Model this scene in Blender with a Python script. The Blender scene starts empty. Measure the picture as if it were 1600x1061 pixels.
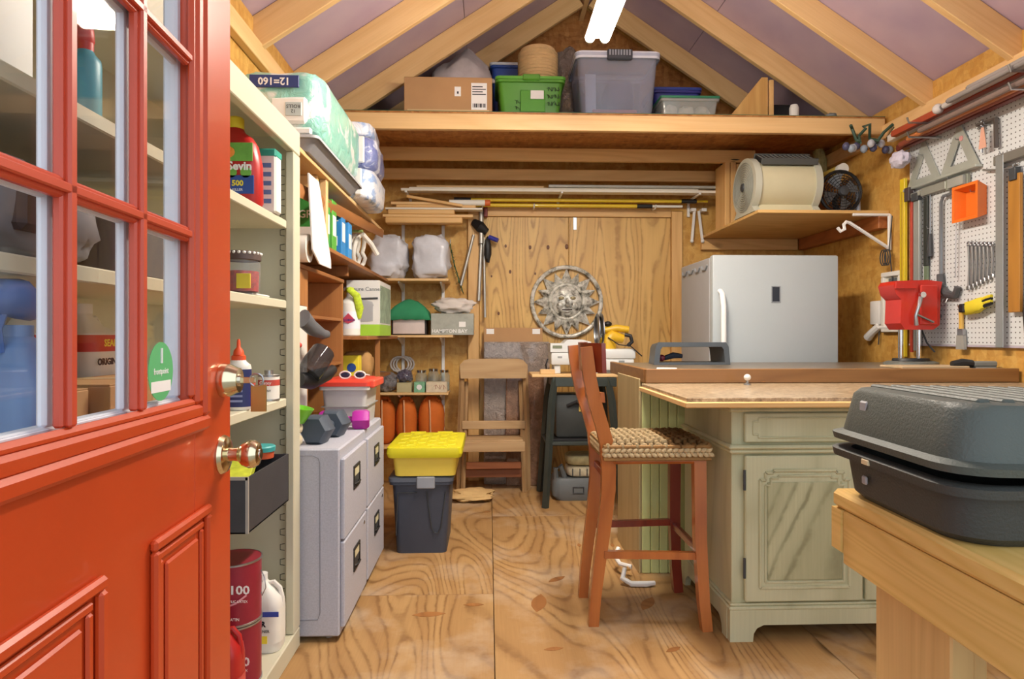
import bpy, bmesh, math, random
from mathutils import Vector, Matrix, noise
RD = math.radians
random.seed(7)
scn = bpy.context.scene
COL = scn.collection

# ---------------------------------------------------------------- camera, world, exposure
H = 1.15                       # eye height
YAW = math.atan(.036)
SA, CA = math.sin(YAW), math.cos(YAW)
cam = bpy.data.cameras.new('camera'); cam.sensor_width = 36; cam.lens = 22.5
cam.shift_y = -6.5 / 1600; cam.clip_start = .02
co = bpy.data.objects.new('camera', cam); COL.objects.link(co)
co.location = (0, 0, H); co.rotation_euler = (RD(90), 0, -YAW)
scn.camera = co
w = bpy.data.worlds.new('sky'); scn.world = w; w.use_nodes = True
w.node_tree.nodes['Background'].inputs[0].default_value = (.80, .90, 1.0, 1)
w.node_tree.nodes['Background'].inputs[1].default_value = 1.45
vs = scn.view_settings
vs.view_transform = 'Standard'; vs.look = 'None'; vs.gamma = 1; vs.exposure = .36; vs.use_curve_mapping = False

def ray(px, py):               # photograph pixel -> direction from the eye (1600 x 1061 frame)
    r = (px - 800) / 1000
    return Vector((SA + r * CA, CA - r * SA, (524 - py) / 1000))
EYE = Vector((0, 0, H))
def atY(px, py, y): d = ray(px, py); return EYE + d * (y / d.y)
def atX(px, py, x): d = ray(px, py); return EYE + d * (x / d.x)
def atZ(px, py, z): d = ray(px, py); return EYE + d * ((z - H) / d.z)

# ---------------------------------------------------------------- mesh helpers
class MB:
    def __init__(s, M=None): s.v = []; s.f = []; s.M = M
    def add(s, vs, fs, M=None):
        o = len(s.v)
        for p in vs:
            p = Vector(p)
            if M: p = M @ p
            if s.M: p = s.M @ p
            s.v.append(tuple(p))
        s.f += [tuple(i + o for i in f) for f in fs]
        return s
    def box(s, x0, x1, y0, y1, z0, z1, b=0, M=None, seg=1):
        if x0 > x1: x0, x1 = x1, x0
        if y0 > y1: y0, y1 = y1, y0
        if z0 > z1: z0, z1 = z1, z0
        if b <= 0:
            return s.add([(x0,y0,z0),(x1,y0,z0),(x1,y1,z0),(x0,y1,z0),(x0,y0,z1),(x1,y0,z1),(x1,y1,z1),(x0,y1,z1)],
                         [(3,2,1,0),(4,5,6,7),(0,1,5,4),(1,2,6,5),(2,3,7,6),(3,0,4,7)], M)
        b = min(b, (x1-x0)*.49, (y1-y0)*.49, (z1-z0)*.49)
        bm = bmesh.new(); bmesh.ops.create_cube(bm, size=1)
        for v in bm.verts: v.co = ((x0+x1)/2 + v.co.x*(x1-x0), (y0+y1)/2 + v.co.y*(y1-y0), (z0+z1)/2 + v.co.z*(z1-z0))
        bmesh.ops.bevel(bm, geom=bm.edges[:], offset=b, segments=seg, profile=.5, affect='EDGES')
        bm.verts.index_update()
        s.add([v.co for v in bm.verts], [[v.index for v in f.verts] for f in bm.faces], M); bm.free()
        return s
    def loft(s, rings, caps=True, closed=True, M=None):
        n = len(rings[0]); vs = [p for r in rings for p in r]; fs = []
        for i in range(len(rings)-1):
            for j in range(n if closed else n-1):
                k = (j+1) % n
                fs.append((i*n+j, i*n+k, (i+1)*n+k, (i+1)*n+j))
        if caps:
            fs.append(tuple(range(n-1,-1,-1))); fs.append(tuple((len(rings)-1)*n+j for j in range(n)))
        return s.add(vs, fs, M)
    def lathe(s, prof, n=24, M=None, caps=True):
        rings = [[(r*math.cos(2*math.pi*j/n), r*math.sin(2*math.pi*j/n), z) for j in range(n)] for r, z in prof]
        return s.loft(rings, caps, True, M)
    def cyl(s, p0, p1, r0, r1=None, n=12):
        r1 = r0 if r1 is None else r1
        return s.tube([p0, p1], [r0, r1], n)
    def tube(s, pts, r, n=8, closed=False, flat=1.0, up=None):
        pts = [Vector(p) for p in pts]; m = len(pts)
        rs = r if isinstance(r, (list, tuple)) else [r]*m
        rings = []; prev = None
        for i, p in enumerate(pts):
            if closed: t = pts[(i+1) % m] - pts[i-1]
            else: t = pts[min(i+1, m-1)] - pts[max(i-1, 0)]
            t.normalize()
            if prev is None:
                a = Vector(up) if up else (Vector((0,0,1)) if abs(t.z) < .9 else Vector((1,0,0)))
            else: a = prev
            b = a - t*a.dot(t)
            if b.length < 1e-6: b = t.orthogonal()
            b.normalize(); prev = b; c = t.cross(b)
            rings.append([tuple(p + b*math.cos(2*math.pi*j/n)*rs[i] + c*math.sin(2*math.pi*j/n)*rs[i]*flat) for j in range(n)])
        if closed: rings.append(rings[0])
        return s.loft(rings, not closed)
    def prism(s, poly, a, b, ax='z', M=None):
        f = {'z': lambda u,v,t:(u,v,t), 'y': lambda u,v,t:(u,t,v), 'x': lambda u,v,t:(t,u,v)}[ax]
        n = len(poly)
        return s.add([f(u,v,a) for u,v in poly]+[f(u,v,b) for u,v in poly],
                     [tuple(range(n-1,-1,-1)), tuple(range(n,2*n))]+[(i,(i+1)%n,n+(i+1)%n,n+i) for i in range(n)], M)
    def frame(s, x0, x1, z0, z1, wd, y0, y1, b=0):      # flat rectangular frame in xz
        s.box(x0,x1,y0,y1,z0,z0+wd,b); s.box(x0,x1,y0,y1,z1-wd,z1,b)
        s.box(x0,x0+wd,y0,y1,z0+wd,z1-wd,b); return s.box(x1-wd,x1,y0,y1,z0+wd,z1-wd,b)
    def blob(s, c, r, nu=16, nv=10, amp=0, fr=3, seed=0, sq=1.0, M=None):   # lumpy rounded body; sq<1 = boxier
        vs = []; fs = []
        sg = lambda x: math.copysign(abs(x)**sq, x)
        for i in range(nv+1):
            th = math.pi*i/nv
            for j in range(nu):
                ph = 2*math.pi*j/nu
                d = Vector((sg(math.sin(th)*math.cos(ph)), sg(math.sin(th)*math.sin(ph)), sg(math.cos(th))))
                if sq < 1: d = Vector((abs(math.sin(th))**sq*sg(math.cos(ph)), abs(math.sin(th))**sq*sg(math.sin(ph)), sg(math.cos(th))))
                k = 1 + amp*noise.noise(d*fr + Vector((seed*7.3, seed*3.1, seed)))
                if amp: k += amp*.5*noise.noise(d*fr*2.7 + Vector((seed, seed*5.1, 2)))
                vs.append((c[0]+r[0]*d.x*k, c[1]+r[1]*d.y*k, c[2]+r[2]*d.z*k))
        for i in range(nv):
            for j in range(nu):
                k = (j+1) % nu
                fs.append((i*nu+j, (i+1)*nu+j, (i+1)*nu+k, i*nu+k))
        return s.add(vs, fs, M)
    def build(s, name, m=None, parent=None, ang=35, loc=None, rot=None):
        me = bpy.data.meshes.new(name); me.from_pydata(s.v, [], s.f); me.validate()
        bm = bmesh.new(); bm.from_mesh(me); bmesh.ops.recalc_face_normals(bm, faces=bm.faces[:]); bm.to_mesh(me); bm.free()
        me.shade_smooth(); me.set_sharp_from_angle(angle=RD(ang))
        if m: me.materials.append(m)
        o = bpy.data.objects.new(name, me); COL.objects.link(o)
        if parent: o.parent = parent
        if loc is not None: o.location = loc
        if rot is not None: o.rotation_euler = rot
        return o
def B(*a, **k): return MB().box(*a, **k)
def ring_rr(x0, x1, y0, y1, z, r, n=4):            # rounded rectangle ring
    out = []
    for cx, cy, a0 in ((x1-r,y1-r,0),(x0+r,y1-r,90),(x0+r,y0+r,180),(x1-r,y0+r,270)):
        for i in range(n+1):
            a = RD(a0 + 90*i/n); out.append((cx+r*math.cos(a), cy+r*math.sin(a), z))
    return out
def Tm(loc=(0,0,0), rz=0, rx=0, ry=0, s=1):
    return Matrix.Translation(loc) @ Matrix.Rotation(rz,4,'Z') @ Matrix.Rotation(ry,4,'Y') @ Matrix.Rotation(rx,4,'X') @ Matrix.Scale(s,4)
def empty(name, loc=(0,0,0), rz=0):
    o = bpy.data.objects.new(name, None); o.empty_display_size = .05; COL.objects.link(o)
    o.location = loc; o.rotation_euler = (0,0,rz); return o
def tag(o, label, cat, group=None):
    o['label'] = label; o['category'] = cat
    if group: o['group'] = group
    return o
def thing(name, label, cat, loc=(0,0,0), rz=0, group=None): return tag(empty(name, loc, rz), label, cat, group)
def struct(o, label=None, cat=None):
    o['kind'] = 'structure'
    if label: o['label'] = label
    if cat: o['category'] = cat
    return o
def copy_tree(o, parent=None):
    c = o.copy(); COL.objects.link(c); c.parent = parent
    for ch in list(o.children): copy_tree(ch, c)
    return c
def text(s, m, parent, loc, rot, size, name='lettering', bold=0, sx=1):
    cu = bpy.data.curves.new(name, 'FONT'); cu.body = s; cu.size = size; cu.align_x = 'CENTER'; cu.align_y = 'CENTER'
    cu.extrude = .0004; cu.offset = bold; cu.resolution_u = 2
    t = bpy.data.objects.new('tmp', cu)
    me = bpy.data.meshes.new_from_object(t); bpy.data.objects.remove(t); bpy.data.curves.remove(cu)
    me.name = name; me.materials.clear(); me.materials.append(m)
    o = bpy.data.objects.new(name, me); COL.objects.link(o); o.parent = parent
    o.location = loc; o.rotation_euler = rot; o.scale = (sx,1,1); return o
FR = (RD(90), 0, 0)            # lettering that faces the front (-y)
FX = (RD(90), 0, RD(90))       # lettering that faces +x
def scribble(parent, m, p, ux, uz, wd, ht, n=5, seed=1, r=.0012, name='handwriting'):
    rnd = random.Random(seed); ux = Vector(ux); uz = Vector(uz); p = Vector(p); pts = []
    for i in range(n*6+1):
        t = i/(n*6); pts.append(p + ux*(wd*(t + .25/n*math.sin(t*n*6.28*1.0))) + uz*(ht*(.5+.45*math.sin(t*n*6.28*1.5+rnd.random()*1.2))))
    return MB().tube(pts, r, 4).build(name, m, parent)

# ---------------------------------------------------------------- materials
def lin(c):
    if isinstance(c, str):
        c = c.lstrip('#'); c = [int(c[i:i+2],16)/255 for i in (0,2,4)]
        return tuple(x/12.92 if x <= .04045 else ((x+.055)/1.055)**2.4 for x in c)
    return c
class NT:
    def __init__(s, name):
        s.m = bpy.data.materials.new(name); s.m.use_nodes = True; s.t = s.m.node_tree
        s.p = s.t.nodes['Principled BSDF']; s.o = s.t.nodes['Material Output']
    def n(s, typ, **k):
        nd = s.t.nodes.new(typ)
        for a, b in k.items():
            if a.startswith('i_'):
                key = a[2:]; nd.inputs[int(key) if key.isdigit() else key].default_value = b
            else: setattr(nd, a, b)
        return nd
    def l(s, a, b, ai=0, bi=0): s.t.links.new(a.outputs[ai], b.inputs[bi])
    def coord(s, scale=(1,1,1), rot=(0,0,0), rnd=False, src='Object'):
        tc = s.n('ShaderNodeTexCoord'); mp = s.n('ShaderNodeMapping'); mp.inputs['Scale'].default_value = scale
        mp.inputs['Rotation'].default_value = rot
        s.t.links.new(tc.outputs[src], mp.inputs['Vector'])
        if rnd:
            oi = s.n('ShaderNodeObjectInfo'); mu = s.n('ShaderNodeMath', operation='MULTIPLY'); mu.inputs[1].default_value = 37.0
            s.t.links.new(oi.outputs['Random'], mu.inputs[0]); s.t.links.new(mu.outputs[0], mp.inputs['Location'])
        return mp
    def mix(s, fac, a, b, blend='MIX'):
        nd = s.n('ShaderNodeMix', data_type='RGBA', blend_type=blend)
        for sock, v in ((nd.inputs[0], fac), (nd.inputs[6], a), (nd.inputs[7], b)):
            if hasattr(v, 'is_output') : s.t.links.new(v, sock)
            elif isinstance(v, (int, float)): sock.default_value = v
            else: sock.default_value = (*v, 1)
        return nd.outputs[2]
    def ramp(s, fac, stops, interp='LINEAR'):
        nd = s.n('ShaderNodeValToRGB'); cr = nd.color_ramp; cr.interpolation = interp
        while len(cr.elements) < len(stops): cr.elements.new(.5)
        for e, (p, c) in zip(cr.elements, stops):
            e.position = p; e.color = (*c, 1) if not isinstance(c, (int, float)) else (c, c, c, 1)
        s.t.links.new(fac, nd.inputs[0]); return nd.outputs[0]
    def math(s, op, a, b=None):
        nd = s.n('ShaderNodeMath', operation=op)
        for i, v in enumerate((a, b)):
            if v is None: continue
            if isinstance(v, (int, float)): nd.inputs[i].default_value = v
            else: s.t.links.new(v, nd.inputs[i])
        return nd.outputs[0]
    def noise(s, mp, scale, detail=3, rough=.5, dist=0):
        nd = s.n('ShaderNodeTexNoise'); nd.inputs['Scale'].default_value = scale; nd.inputs['Detail'].default_value = detail
        nd.inputs['Roughness'].default_value = rough; nd.inputs['Distortion'].default_value = dist
        s.t.links.new(mp.outputs[0], nd.inputs['Vector']); return nd.outputs['Fac']
    def col(s, c):
        if hasattr(c, 'is_output'): s.t.links.new(c, s.p.inputs['Base Color'])
        else: s.p.inputs['Base Color'].default_value = (*c, 1)
    def bump(s, h, st=.2, d=.002):
        b = s.n('ShaderNodeBump'); b.inputs['Strength'].default_value = st; b.inputs['Distance'].default_value = d
        s.t.links.new(h, b.inputs['Height']); s.t.links.new(b.outputs[0], s.p.inputs['Normal'])
CACHE = {}
def mat(c, rough=.5, metal=0, bump=0, bs=60, var=.08, vsc=6, coat=0, trans=0, emit=0, spec=.5, name=None):
    key = (c if isinstance(c, str) else tuple(c), rough, metal, bump, bs, var, vsc, coat, trans, emit, spec)
    if key in CACHE: return CACHE[key]
    m = NT(name or 'paint_'+str(c).strip('#')); c = lin(c); p = m.p
    p.inputs['Roughness'].default_value = rough; p.inputs['Metallic'].default_value = metal
    p.inputs['Specular IOR Level'].default_value = spec
    p.inputs['Coat Weight'].default_value = coat; p.inputs['Transmission Weight'].default_value = trans
    if emit:
        p.inputs['Emission Color'].default_value = (*c, 1); p.inputs['Emission Strength'].default_value = emit
    if var or bump: mp = m.coord((1,1,1), rnd=True)
    if var:
        n = m.noise(mp, vsc, 4, .6)
        m.col(m.ramp(n, [(.3, tuple(x*(1-var) for x in c)), (.7, tuple(min(1, x*(1+var)) for x in c))]))
    else: m.col(c)
    if bump: m.bump(m.noise(mp, bs, 3, .55), bump, .003)
    CACHE[key] = m.m; return m.m
def wood(c, d, axis=0, k=14, sc=2.2, stretch=9, rough=.5, knots=0, fine=.35, name='pine', coat=0, lw=.5, gs=.6):
    key = ('w', c, d, axis, k, sc, stretch, rough, knots, fine, coat, lw, gs)
    if key in CACHE: return CACHE[key]
    m = NT(name); c = lin(c); d = lin(d)
    s = [stretch]*3; s[axis] = 1
    mp = m.coord(tuple(x*.5 for x in s), rnd=True)
    n = m.noise(mp, sc*.55, 1.5, .4, .15)
    g = m.math('PINGPONG', m.math('MULTIPLY', n, k), .5)
    g = m.ramp(g, [(.0, 1.0), (lw*.5, .35), (.5, 0.0)])
    s2 = [130]*3; s2[axis] = 3
    mp2 = m.coord(tuple(s2), rnd=True)
    f = m.noise(mp2, 1, 2, .5)
    big = m.noise(mp, .9, 2)
    col = m.mix(m.math('MULTIPLY', g, gs), c, d)
    col = m.mix(m.math('MULTIPLY', f, fine), col, tuple(x*.62 for x in d))
    col = m.mix(m.math('MULTIPLY', big, .35), col, tuple(min(1, x*1.12) for x in c))
    if knots:
        s3 = [1]*3; s3[axis] = .55
        mp3 = m.coord(tuple(s3), rnd=True)
        vo = m.n('ShaderNodeTexVoronoi'); vo.inputs['Scale'].default_value = knots; m.l(mp3, vo)
        kf = m.ramp(vo.outputs['Distance'], [(.0, 1.0), (.055, .75), (.10, 0.0)])
        col = m.mix(kf, col, tuple(x*.28 for x in d))
    m.col(col); m.p.inputs['Roughness'].default_value = rough; m.p.inputs['Coat Weight'].default_value = coat
    m.bump(f, .12, .001)
    CACHE[key] = m.m; return m.m
def osb(c1='#d4a04c', c2='#b98438', c3='#e2b766', name='osb_board', mix2=.5):
    m = NT(name); base = None
    for i, (rot, scl) in enumerate((((.3,.2,.5),(1,3.2,3.2)), ((1.2,.6,1.9),(3.2,1,2.4)), ((.7,2.0,.2),(2.6,3.0,1)))):
        mp = m.coord(scl, rot); vo = m.n('ShaderNodeTexVoronoi'); vo.inputs['Scale'].default_value = 9 + i*2; m.l(mp, vo)
        sp = m.n('ShaderNodeSeparateColor'); m.t.links.new(vo.outputs['Color'], sp.inputs[0])
        c = m.ramp(sp.outputs[0], [(0, lin(c2)), (.45, lin(c1)), (1, lin(c3))])
        base = c if base is None else m.mix(mix2 if i == 1 else .35, base, c)
    mp = m.coord((1,1,1)); n = m.noise(mp, 70, 3)
    base = m.mix(m.math('MULTIPLY', n, .3), base, tuple(x*.6 for x in lin(c2)))
    m.col(base); m.p.inputs['Roughness'].default_value = .55; m.bump(n, .25, .002)
    return m.m
def plywood(c, d, k=16, name='plywood', axis=1, knots=1.2, rough=.55, stretch=4.5, wear=None):
    m = NT(name); c = lin(c); d = lin(d)
    s = [stretch]*3; s[axis] = 1
    mp = m.coord(tuple(s), rnd=True)
    n0 = m.noise(mp, .42, 1.2, .4, .35)
    wob = m.noise(m.coord((9,9,9), rnd=True), 1, 3, .6)
    n = m.math('ADD', n0, m.math('MULTIPLY', wob, .018))
    g = m.math('PINGPONG', m.math('MULTIPLY', n, k), .5)
    line = m.ramp(g, [(0, 1.0), (.07, .9), (.16, .25), (.34, 0.0)])
    band = m.ramp(m.math('PINGPONG', m.math('MULTIPLY', n, k*.28), .5), [(.1, 0.0), (.4, 1.0)])
    s2 = [150]*3; s2[axis] = 5
    f = m.noise(m.coord(tuple(s2), rnd=True), 1, 2, .5)
    col = m.mix(m.math('MULTIPLY', band, .35), c, d)
    col = m.mix(m.math('MULTIPLY', m.math('MULTIPLY', line, m.ramp(wob, [(.35, .35), (.6, 1.0)])), .85), col, tuple(x*.72 for x in d))
    col = m.mix(m.math('MULTIPLY', f, .35), col, tuple(x*.7 for x in d))
    if knots:
        s3 = [1]*3; s3[axis] = .5
        vo = m.n('ShaderNodeTexVoronoi'); vo.inputs['Scale'].default_value = knots; m.l(m.coord(tuple(s3), rnd=True), vo)
        col = m.mix(m.ramp(vo.outputs['Distance'], [(0, 1.0), (.05, .8), (.085, 0.0)]), col, tuple(x*.25 for x in d))
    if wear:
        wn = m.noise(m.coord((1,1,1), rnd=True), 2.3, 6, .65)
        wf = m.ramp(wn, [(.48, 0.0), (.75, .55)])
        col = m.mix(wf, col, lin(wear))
    m.col(col); m.p.inputs['Roughness'].default_value = rough; m.bump(line, .15, .001)
    return m.m
def glass(tint=(1,1,1), rough=.02, haze=0, name='clear_glass', body=None):
    m = NT(name); tr = m.n('ShaderNodeBsdfTransparent'); tr.inputs[0].default_value = (*tint, 1)
    gl = m.n('ShaderNodeBsdfGlossy'); gl.inputs['Roughness'].default_value = rough
    lw = m.n('ShaderNodeLayerWeight'); lw.inputs[0].default_value = .5
    f4 = m.math('ADD', m.math('MULTIPLY', m.math('POWER', lw.outputs['Facing'], 4.5), .55), .025)
    base = tr
    if haze:
        df = m.n('ShaderNodeBsdfTranslucent' if False else 'ShaderNodeBsdfDiffuse'); df.inputs[0].default_value = (*lin(body or '#dfe4ea'), 1)
        mx0 = m.n('ShaderNodeMixShader'); mx0.inputs[0].default_value = haze
        m.l(tr, mx0, 0, 1); m.l(df, mx0, 0, 2); base = mx0
    mx = m.n('ShaderNodeMixShader'); m.t.links.new(f4, mx.inputs[0]); m.l(base, mx, 0, 1); m.l(gl, mx, 0, 2)
    m.l(mx, m.o, 0, 0); m.t.nodes.remove(m.p); return m.m
def wrap(c='#c9c2bb', name='crinkled_plastic_film', metal=.2, rough=.16, st=1.0, sc=9):
    m = NT(name); mp = m.coord((1,1,1), rnd=True); n = m.noise(mp, sc, 5, .6, 1.2)
    m.col(m.ramp(n, [(.3, tuple(x*.6 for x in lin(c))), (.65, lin(c))]))
    m.p.inputs['Roughness'].default_value = rough; m.p.inputs['Metallic'].default_value = metal
    m.p.inputs['Coat Weight'].default_value = 1.0; m.p.inputs['Coat Roughness'].default_value = .04; m.p.inputs['Specular IOR Level'].default_value = .9
    n2 = m.noise(m.coord((6,2.2,4), (.4,.3,.7), rnd=True), sc*.7, 4, .65, 2.0); m.bump(m.math('ADD', n, n2), st, .06); return m.m

WHITE = mat('#e9e8e4', .45, var=.03); BLACK = mat('#1b1b1d', .5, var=.1); STEEL = mat('#a9abad', .3, .9, var=.1)
CHROME = mat('#d9d9d9', .12, 1, var=0); BRASS = mat('#dccfae', .16, 1, var=.05); DGREY = mat('#3a3d40', .55, var=.1)
INK = mat('#20242c', .6, var=0); NAVY = mat('#25337e', .5, var=.05); LABELW = mat('#f0efec', .5, var=.02)
PINE_X = wood('#ecc68c', '#d3a062', 0, k=10, knots=1.6, gs=.4); PINE_Y = wood('#ecc68c', '#d3a062', 1, k=10, knots=1.6, gs=.4); PINE_Z = wood('#ecc68c', '#d3a062', 2, k=10, knots=1.6, gs=.4)
FIR_X = wood('#e6ba7a', '#c48d4a', 0, k=10, knots=2.0, gs=.45); FIR_Z = wood('#e6ba7a', '#c48d4a', 2, k=10, knots=2.0, gs=.45)
OSB = osb()

# ---------------------------------------------------------------- the shed itself
XL, XR, YB, YF, RX = -1.08, 2.55, 5.10, .42, .735
WT = 2.45                       # underside of the rafters at the walls
SL = .667                       # roof slope
zr = lambda x: WT + SL*(x-XL) if x < RX else WT + SL*(XR-x)

fl = struct(empty('floor'), 'worn plywood subfloor in large sheets', 'floor')
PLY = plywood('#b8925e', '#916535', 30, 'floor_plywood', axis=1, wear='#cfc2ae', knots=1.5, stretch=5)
g = .0015
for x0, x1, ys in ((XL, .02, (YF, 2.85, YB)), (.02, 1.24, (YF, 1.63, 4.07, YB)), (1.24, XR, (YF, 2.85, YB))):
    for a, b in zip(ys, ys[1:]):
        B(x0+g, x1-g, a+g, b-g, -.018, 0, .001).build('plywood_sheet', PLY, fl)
PLUG = wood('#a8713c', '#6d3f1c', 1, k=14, sc=2.5, stretch=4, name='plywood_plug')
for px, py, ang, s_ in ((1012, 943, 60, 1.2), (842, 942, 80, 1.5), (865, 1014, 10, .6), (1052, 1015, 30, .6), (957, 852, 85, .5), (905, 852, 90, .5), (740, 945, 0, .7), (870, 905, 40, .9), (760, 800, 20, .5), (670, 960, 5, 1.1)):
    p = atZ(px, py, 0)
    MB().prism([(.05*s_*math.cos(k*.5236)*(1 if k % 6 else 1.25), .022*s_*math.sin(k*.5236)) for k in range(12)], .0002, .0010, 'z').build('football_plug', PLUG, fl, loc=(p.x, p.y, 0), rot=(0, 0, RD(ang)))
struct(B(XL-.1, XR+.1, YF-.02, YB+.1, -.12, -.019).build('floor_joist_deck', mat('#6b5030', .8)), 'dark timber deck under the plywood floor', 'floor')
gm = mat('#9a9488', .9, var=.15, bump=.3, name='gravel_ground')
struct(B(-9, 9, -9, YF-.03, -.2, -.13).build('ground', gm), 'pale gravel ground outside the shed door', 'ground')

wl = struct(B(XL-.1, XL, YF, YB, -.02, WT+.16).build('wall_left', OSB), 'oriented strand board left wall of the shed', 'wall')
wr = struct(B(XR, XR+.1, YF, YB, -.02, WT+.16).build('wall_right', OSB), 'oriented strand board right wall of the shed', 'wall')
B(XR-.04, XR, YF, YB-.001, WT-.05, WT+.04, .003).build('top_plate', PINE_Y, wr)
B(XL, XL+.04, YF, YB-.001, WT-.05, WT+.04, .003).build('top_plate', PINE_Y, wl)
GAB = osb('#b9793a', '#8d5626', '#d39a58', 'gable_osb')
wb = struct(MB().prism([(XL-.1,-.02),(XR+.1,-.02),(XR+.1,WT+.12),(RX,zr(RX)+.2),(XL-.1,WT+.12)], YB, YB+.1, 'y').build('wall_back', OSB), 'oriented strand board back wall with gable', 'wall')
MB().prism([(XL,WT+.13),(XR,WT+.13),(RX,zr(RX)+.12)], YB-.008, YB, 'y').build('gable_sheathing', GAB, wb)

ce = struct(empty('ceiling'), 'gable roof of pine rafters with violet foam panels between them', 'ceiling')
FOAM = NT('violet_foam_board'); mp = FOAM.coord((1,1,1)); n = FOAM.noise(mp, 3, 3)
FOAM.col(FOAM.ramp(n, [(.3, lin('#b09cb4')), (.7, lin('#c4b0c0'))])); FOAM.p.inputs['Roughness'].default_value = .35; FOAM = FOAM.m
nv = Vector((SL, 0, 1)).normalized()
dep = .14
vd = dep*math.sqrt(1+SL*SL)     # vertical depth of a rafter
RAF = [4.82-.615*i for i in range(8)]
def slope_piece(xa, xb, za, zb, y0, y1):   # piece following the slope; za/zb heights above the rafter underside
    return MB().prism([(xa, zr(xa)+za), (xb, zr(xb)+za), (xb, zr(xb)+zb), (xa, zr(xa)+zb)], y0, y1, 'y')
for i, y in enumerate(RAF):
    for x0, x1 in ((XL+.001, RX-.02), (RX+.02, XR-.001)):
        sgn = 1 if x0 < RX else -1
        L = math.hypot(x1-x0, SL*(x1-x0)); ang = math.atan(SL)*sgn
        o = MB().box(0, L, 0, .038, 0, dep, .003).build('rafter', PINE_X, ce, loc=(x0, y, zr(x0)), rot=(0, -ang, 0))
for sx in (0, 1):
    for xa, xb in (((XL-.05, -.16), (-.16, RX)) if not sx else ((RX, 1.52), (1.52, XR+.05))):
        xa2, xb2 = xa+.002, xb-.002
        zf = (lambda x: WT + SL*(x-XL)) if not sx else (lambda x: WT + SL*(XR-x))
        MB().prism([(xa2, zf(xa2)+vd+.002), (xb2, zf(xb2)+vd+.002), (xb2, zf(xb2)+vd+.04), (xa2, zf(xa2)+vd+.04)], YF-.2, YB+.05, 'y').build('foam_panel', FOAM, ce)
    MB().prism([(XL-.3 if not sx else RX, (WT + SL*(XL-.3-XL) if not sx else zr(RX))+vd+.042), (RX if not sx else XR+.3, (zr(RX) if not sx else WT-SL*.3)+vd+.042),
                (RX if not sx else XR+.3, (zr(RX) if not sx else WT-SL*.3)+vd+.07), (XL-.3 if not sx else RX, (WT-SL*.3 if not sx else zr(RX))+vd+.07)], YF-.25, YB+.1, 'y').build('roof_deck', mat('#77604a', .8), ce)
B(RX-.019, RX+.019, YF, YB-.01, zr(RX)+.0, zr(RX)+vd-.03, .003).build('ridge_beam', PINE_Y, ce)

# loft deck across the back
lo = struct(empty('trim_1'), 'storage loft of pine boards across the back of the shed', 'loft')
B(XL+.01, XR-.02, 4.00, 4.038, 2.435, 2.535, .003).build('loft_beam', PINE_X, lo)
B(XL+.01, XR-.02, 4.002, YB-.01, 2.536, 2.546).build('loft_deck', GAB, lo); B(XL+.01, XR-.02, 3.998, YB-.02, 2.5462, 2.5482).build('green_tarp', mat('#4f7a5c', .5), lo)
for x in (): B(x-.019, x+.019, 4.04, YB-.01, 2.45, 2.535).build('loft_joist', PINE_Y, lo)

# framed plywood double door in the back wall
d2 = struct(empty('door_2', (0, YB, 0)), 'plywood double door in a pine frame in the back wall', 'door')
PLYD = plywood('#e6bd6e', '#c08c44', 30, 'door_plywood', axis=2, knots=3.0, stretch=9, rough=.45)
PLYD2 = plywood('#e4ba70', '#c6944e', 20, 'door_plywood_plain', axis=2, knots=0, stretch=10, rough=.45)
lf = B(-.075, .632, -.018, -.001, .05, 2.09, .002).build('door_leaf', PLYD, d2)
KNOT = mat('#6b3f1c', .5, var=.3, vsc=60)
for px, py, s_ in ((762,386,1.1), (790,385,1.0), (828,387,1.2), (856,387,1.3), (885,386,1.5), (797,425,1.1), (836,428,.8), (768,432,.7), (779,490,1.0)):
    p = atY(px, py, YB); MB().lathe([(.0095*s_, 0), (.0085*s_, .0012), (0, .0014)], 12, Tm((p.x, -.0181, p.z), rx=RD(90)) @ Matrix.Diagonal((1, 1.5, 1, 1)), False).build('knot', KNOT, lf)
B(.638, 1.455, -.018, -.001, .05, 2.09, .002).build('door_leaf', PLYD2, d2)
B(-.165, -.078, -.042, -.001, .0, 2.14, .003).build('door_frame', FIR_Z, d2); B(1.458, 1.545, -.042, -.001, 0, 2.14, .003).build('door_frame', FIR_Z, d2)
B(-.075, 1.455, -.036, -.001, 2.093, 2.155, .003).build('door_frame', FIR_X, d2)
B(.67, .70, -.024, -.018, 1.99, 2.09, .002).build('latch_plate', STEEL, d2)
# horizontal framing boards on the back wall below the loft
for i, (z0, z1, x0, x1, yy) in enumerate(((2.415, 2.505, -1.05, 1.95, 4.62), (2.34, 2.425, -1.05, 1.80, 4.9))):
    struct(B(x0, x1, yy, yy+.038, z0, z1, .003).build('trim_%d' % (i+2), FIR_X), ('upper' if i == 0 else 'lower')+' pine framing board under the loft', 'board')

# ================================================================ shop light under the ridge
sl = thing('shop_light', 'white twin-tube shop light hanging under the roof ridge', 'light', (.545, 2.62, 2.60))
MB().prism([(-.022,.05),(-.022,.10),(.022,.10),(.022,.05)], -.62, .60, 'y').build('housing', WHITE, sl)
TUBE = mat('#fff3e4', .4, var=0, emit=85, name='lit_tube')
for sx in (-1, 1):
    MB().cyl((sx*.038,-.60,.045),(sx*.038,.58,.045),.024,n=16).build('tube', TUBE, sl)
    MB().cyl((sx*.038,.58,.045),(sx*.038,.60,.045),.022,n=12).build('tube_cap', STEEL, sl)
for yy in (-.45, .45): MB().tube([(0,yy,.11),(.10,yy,1.03)], .004, 6).build('chain', STEEL, sl)
la = bpy.data.lights.new('shop_light_glow', 'AREA'); la.shape = 'RECTANGLE'; la.size = .2; la.size_y = 1.2; la.energy = 30; la.color = (1, .90, .76)
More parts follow.
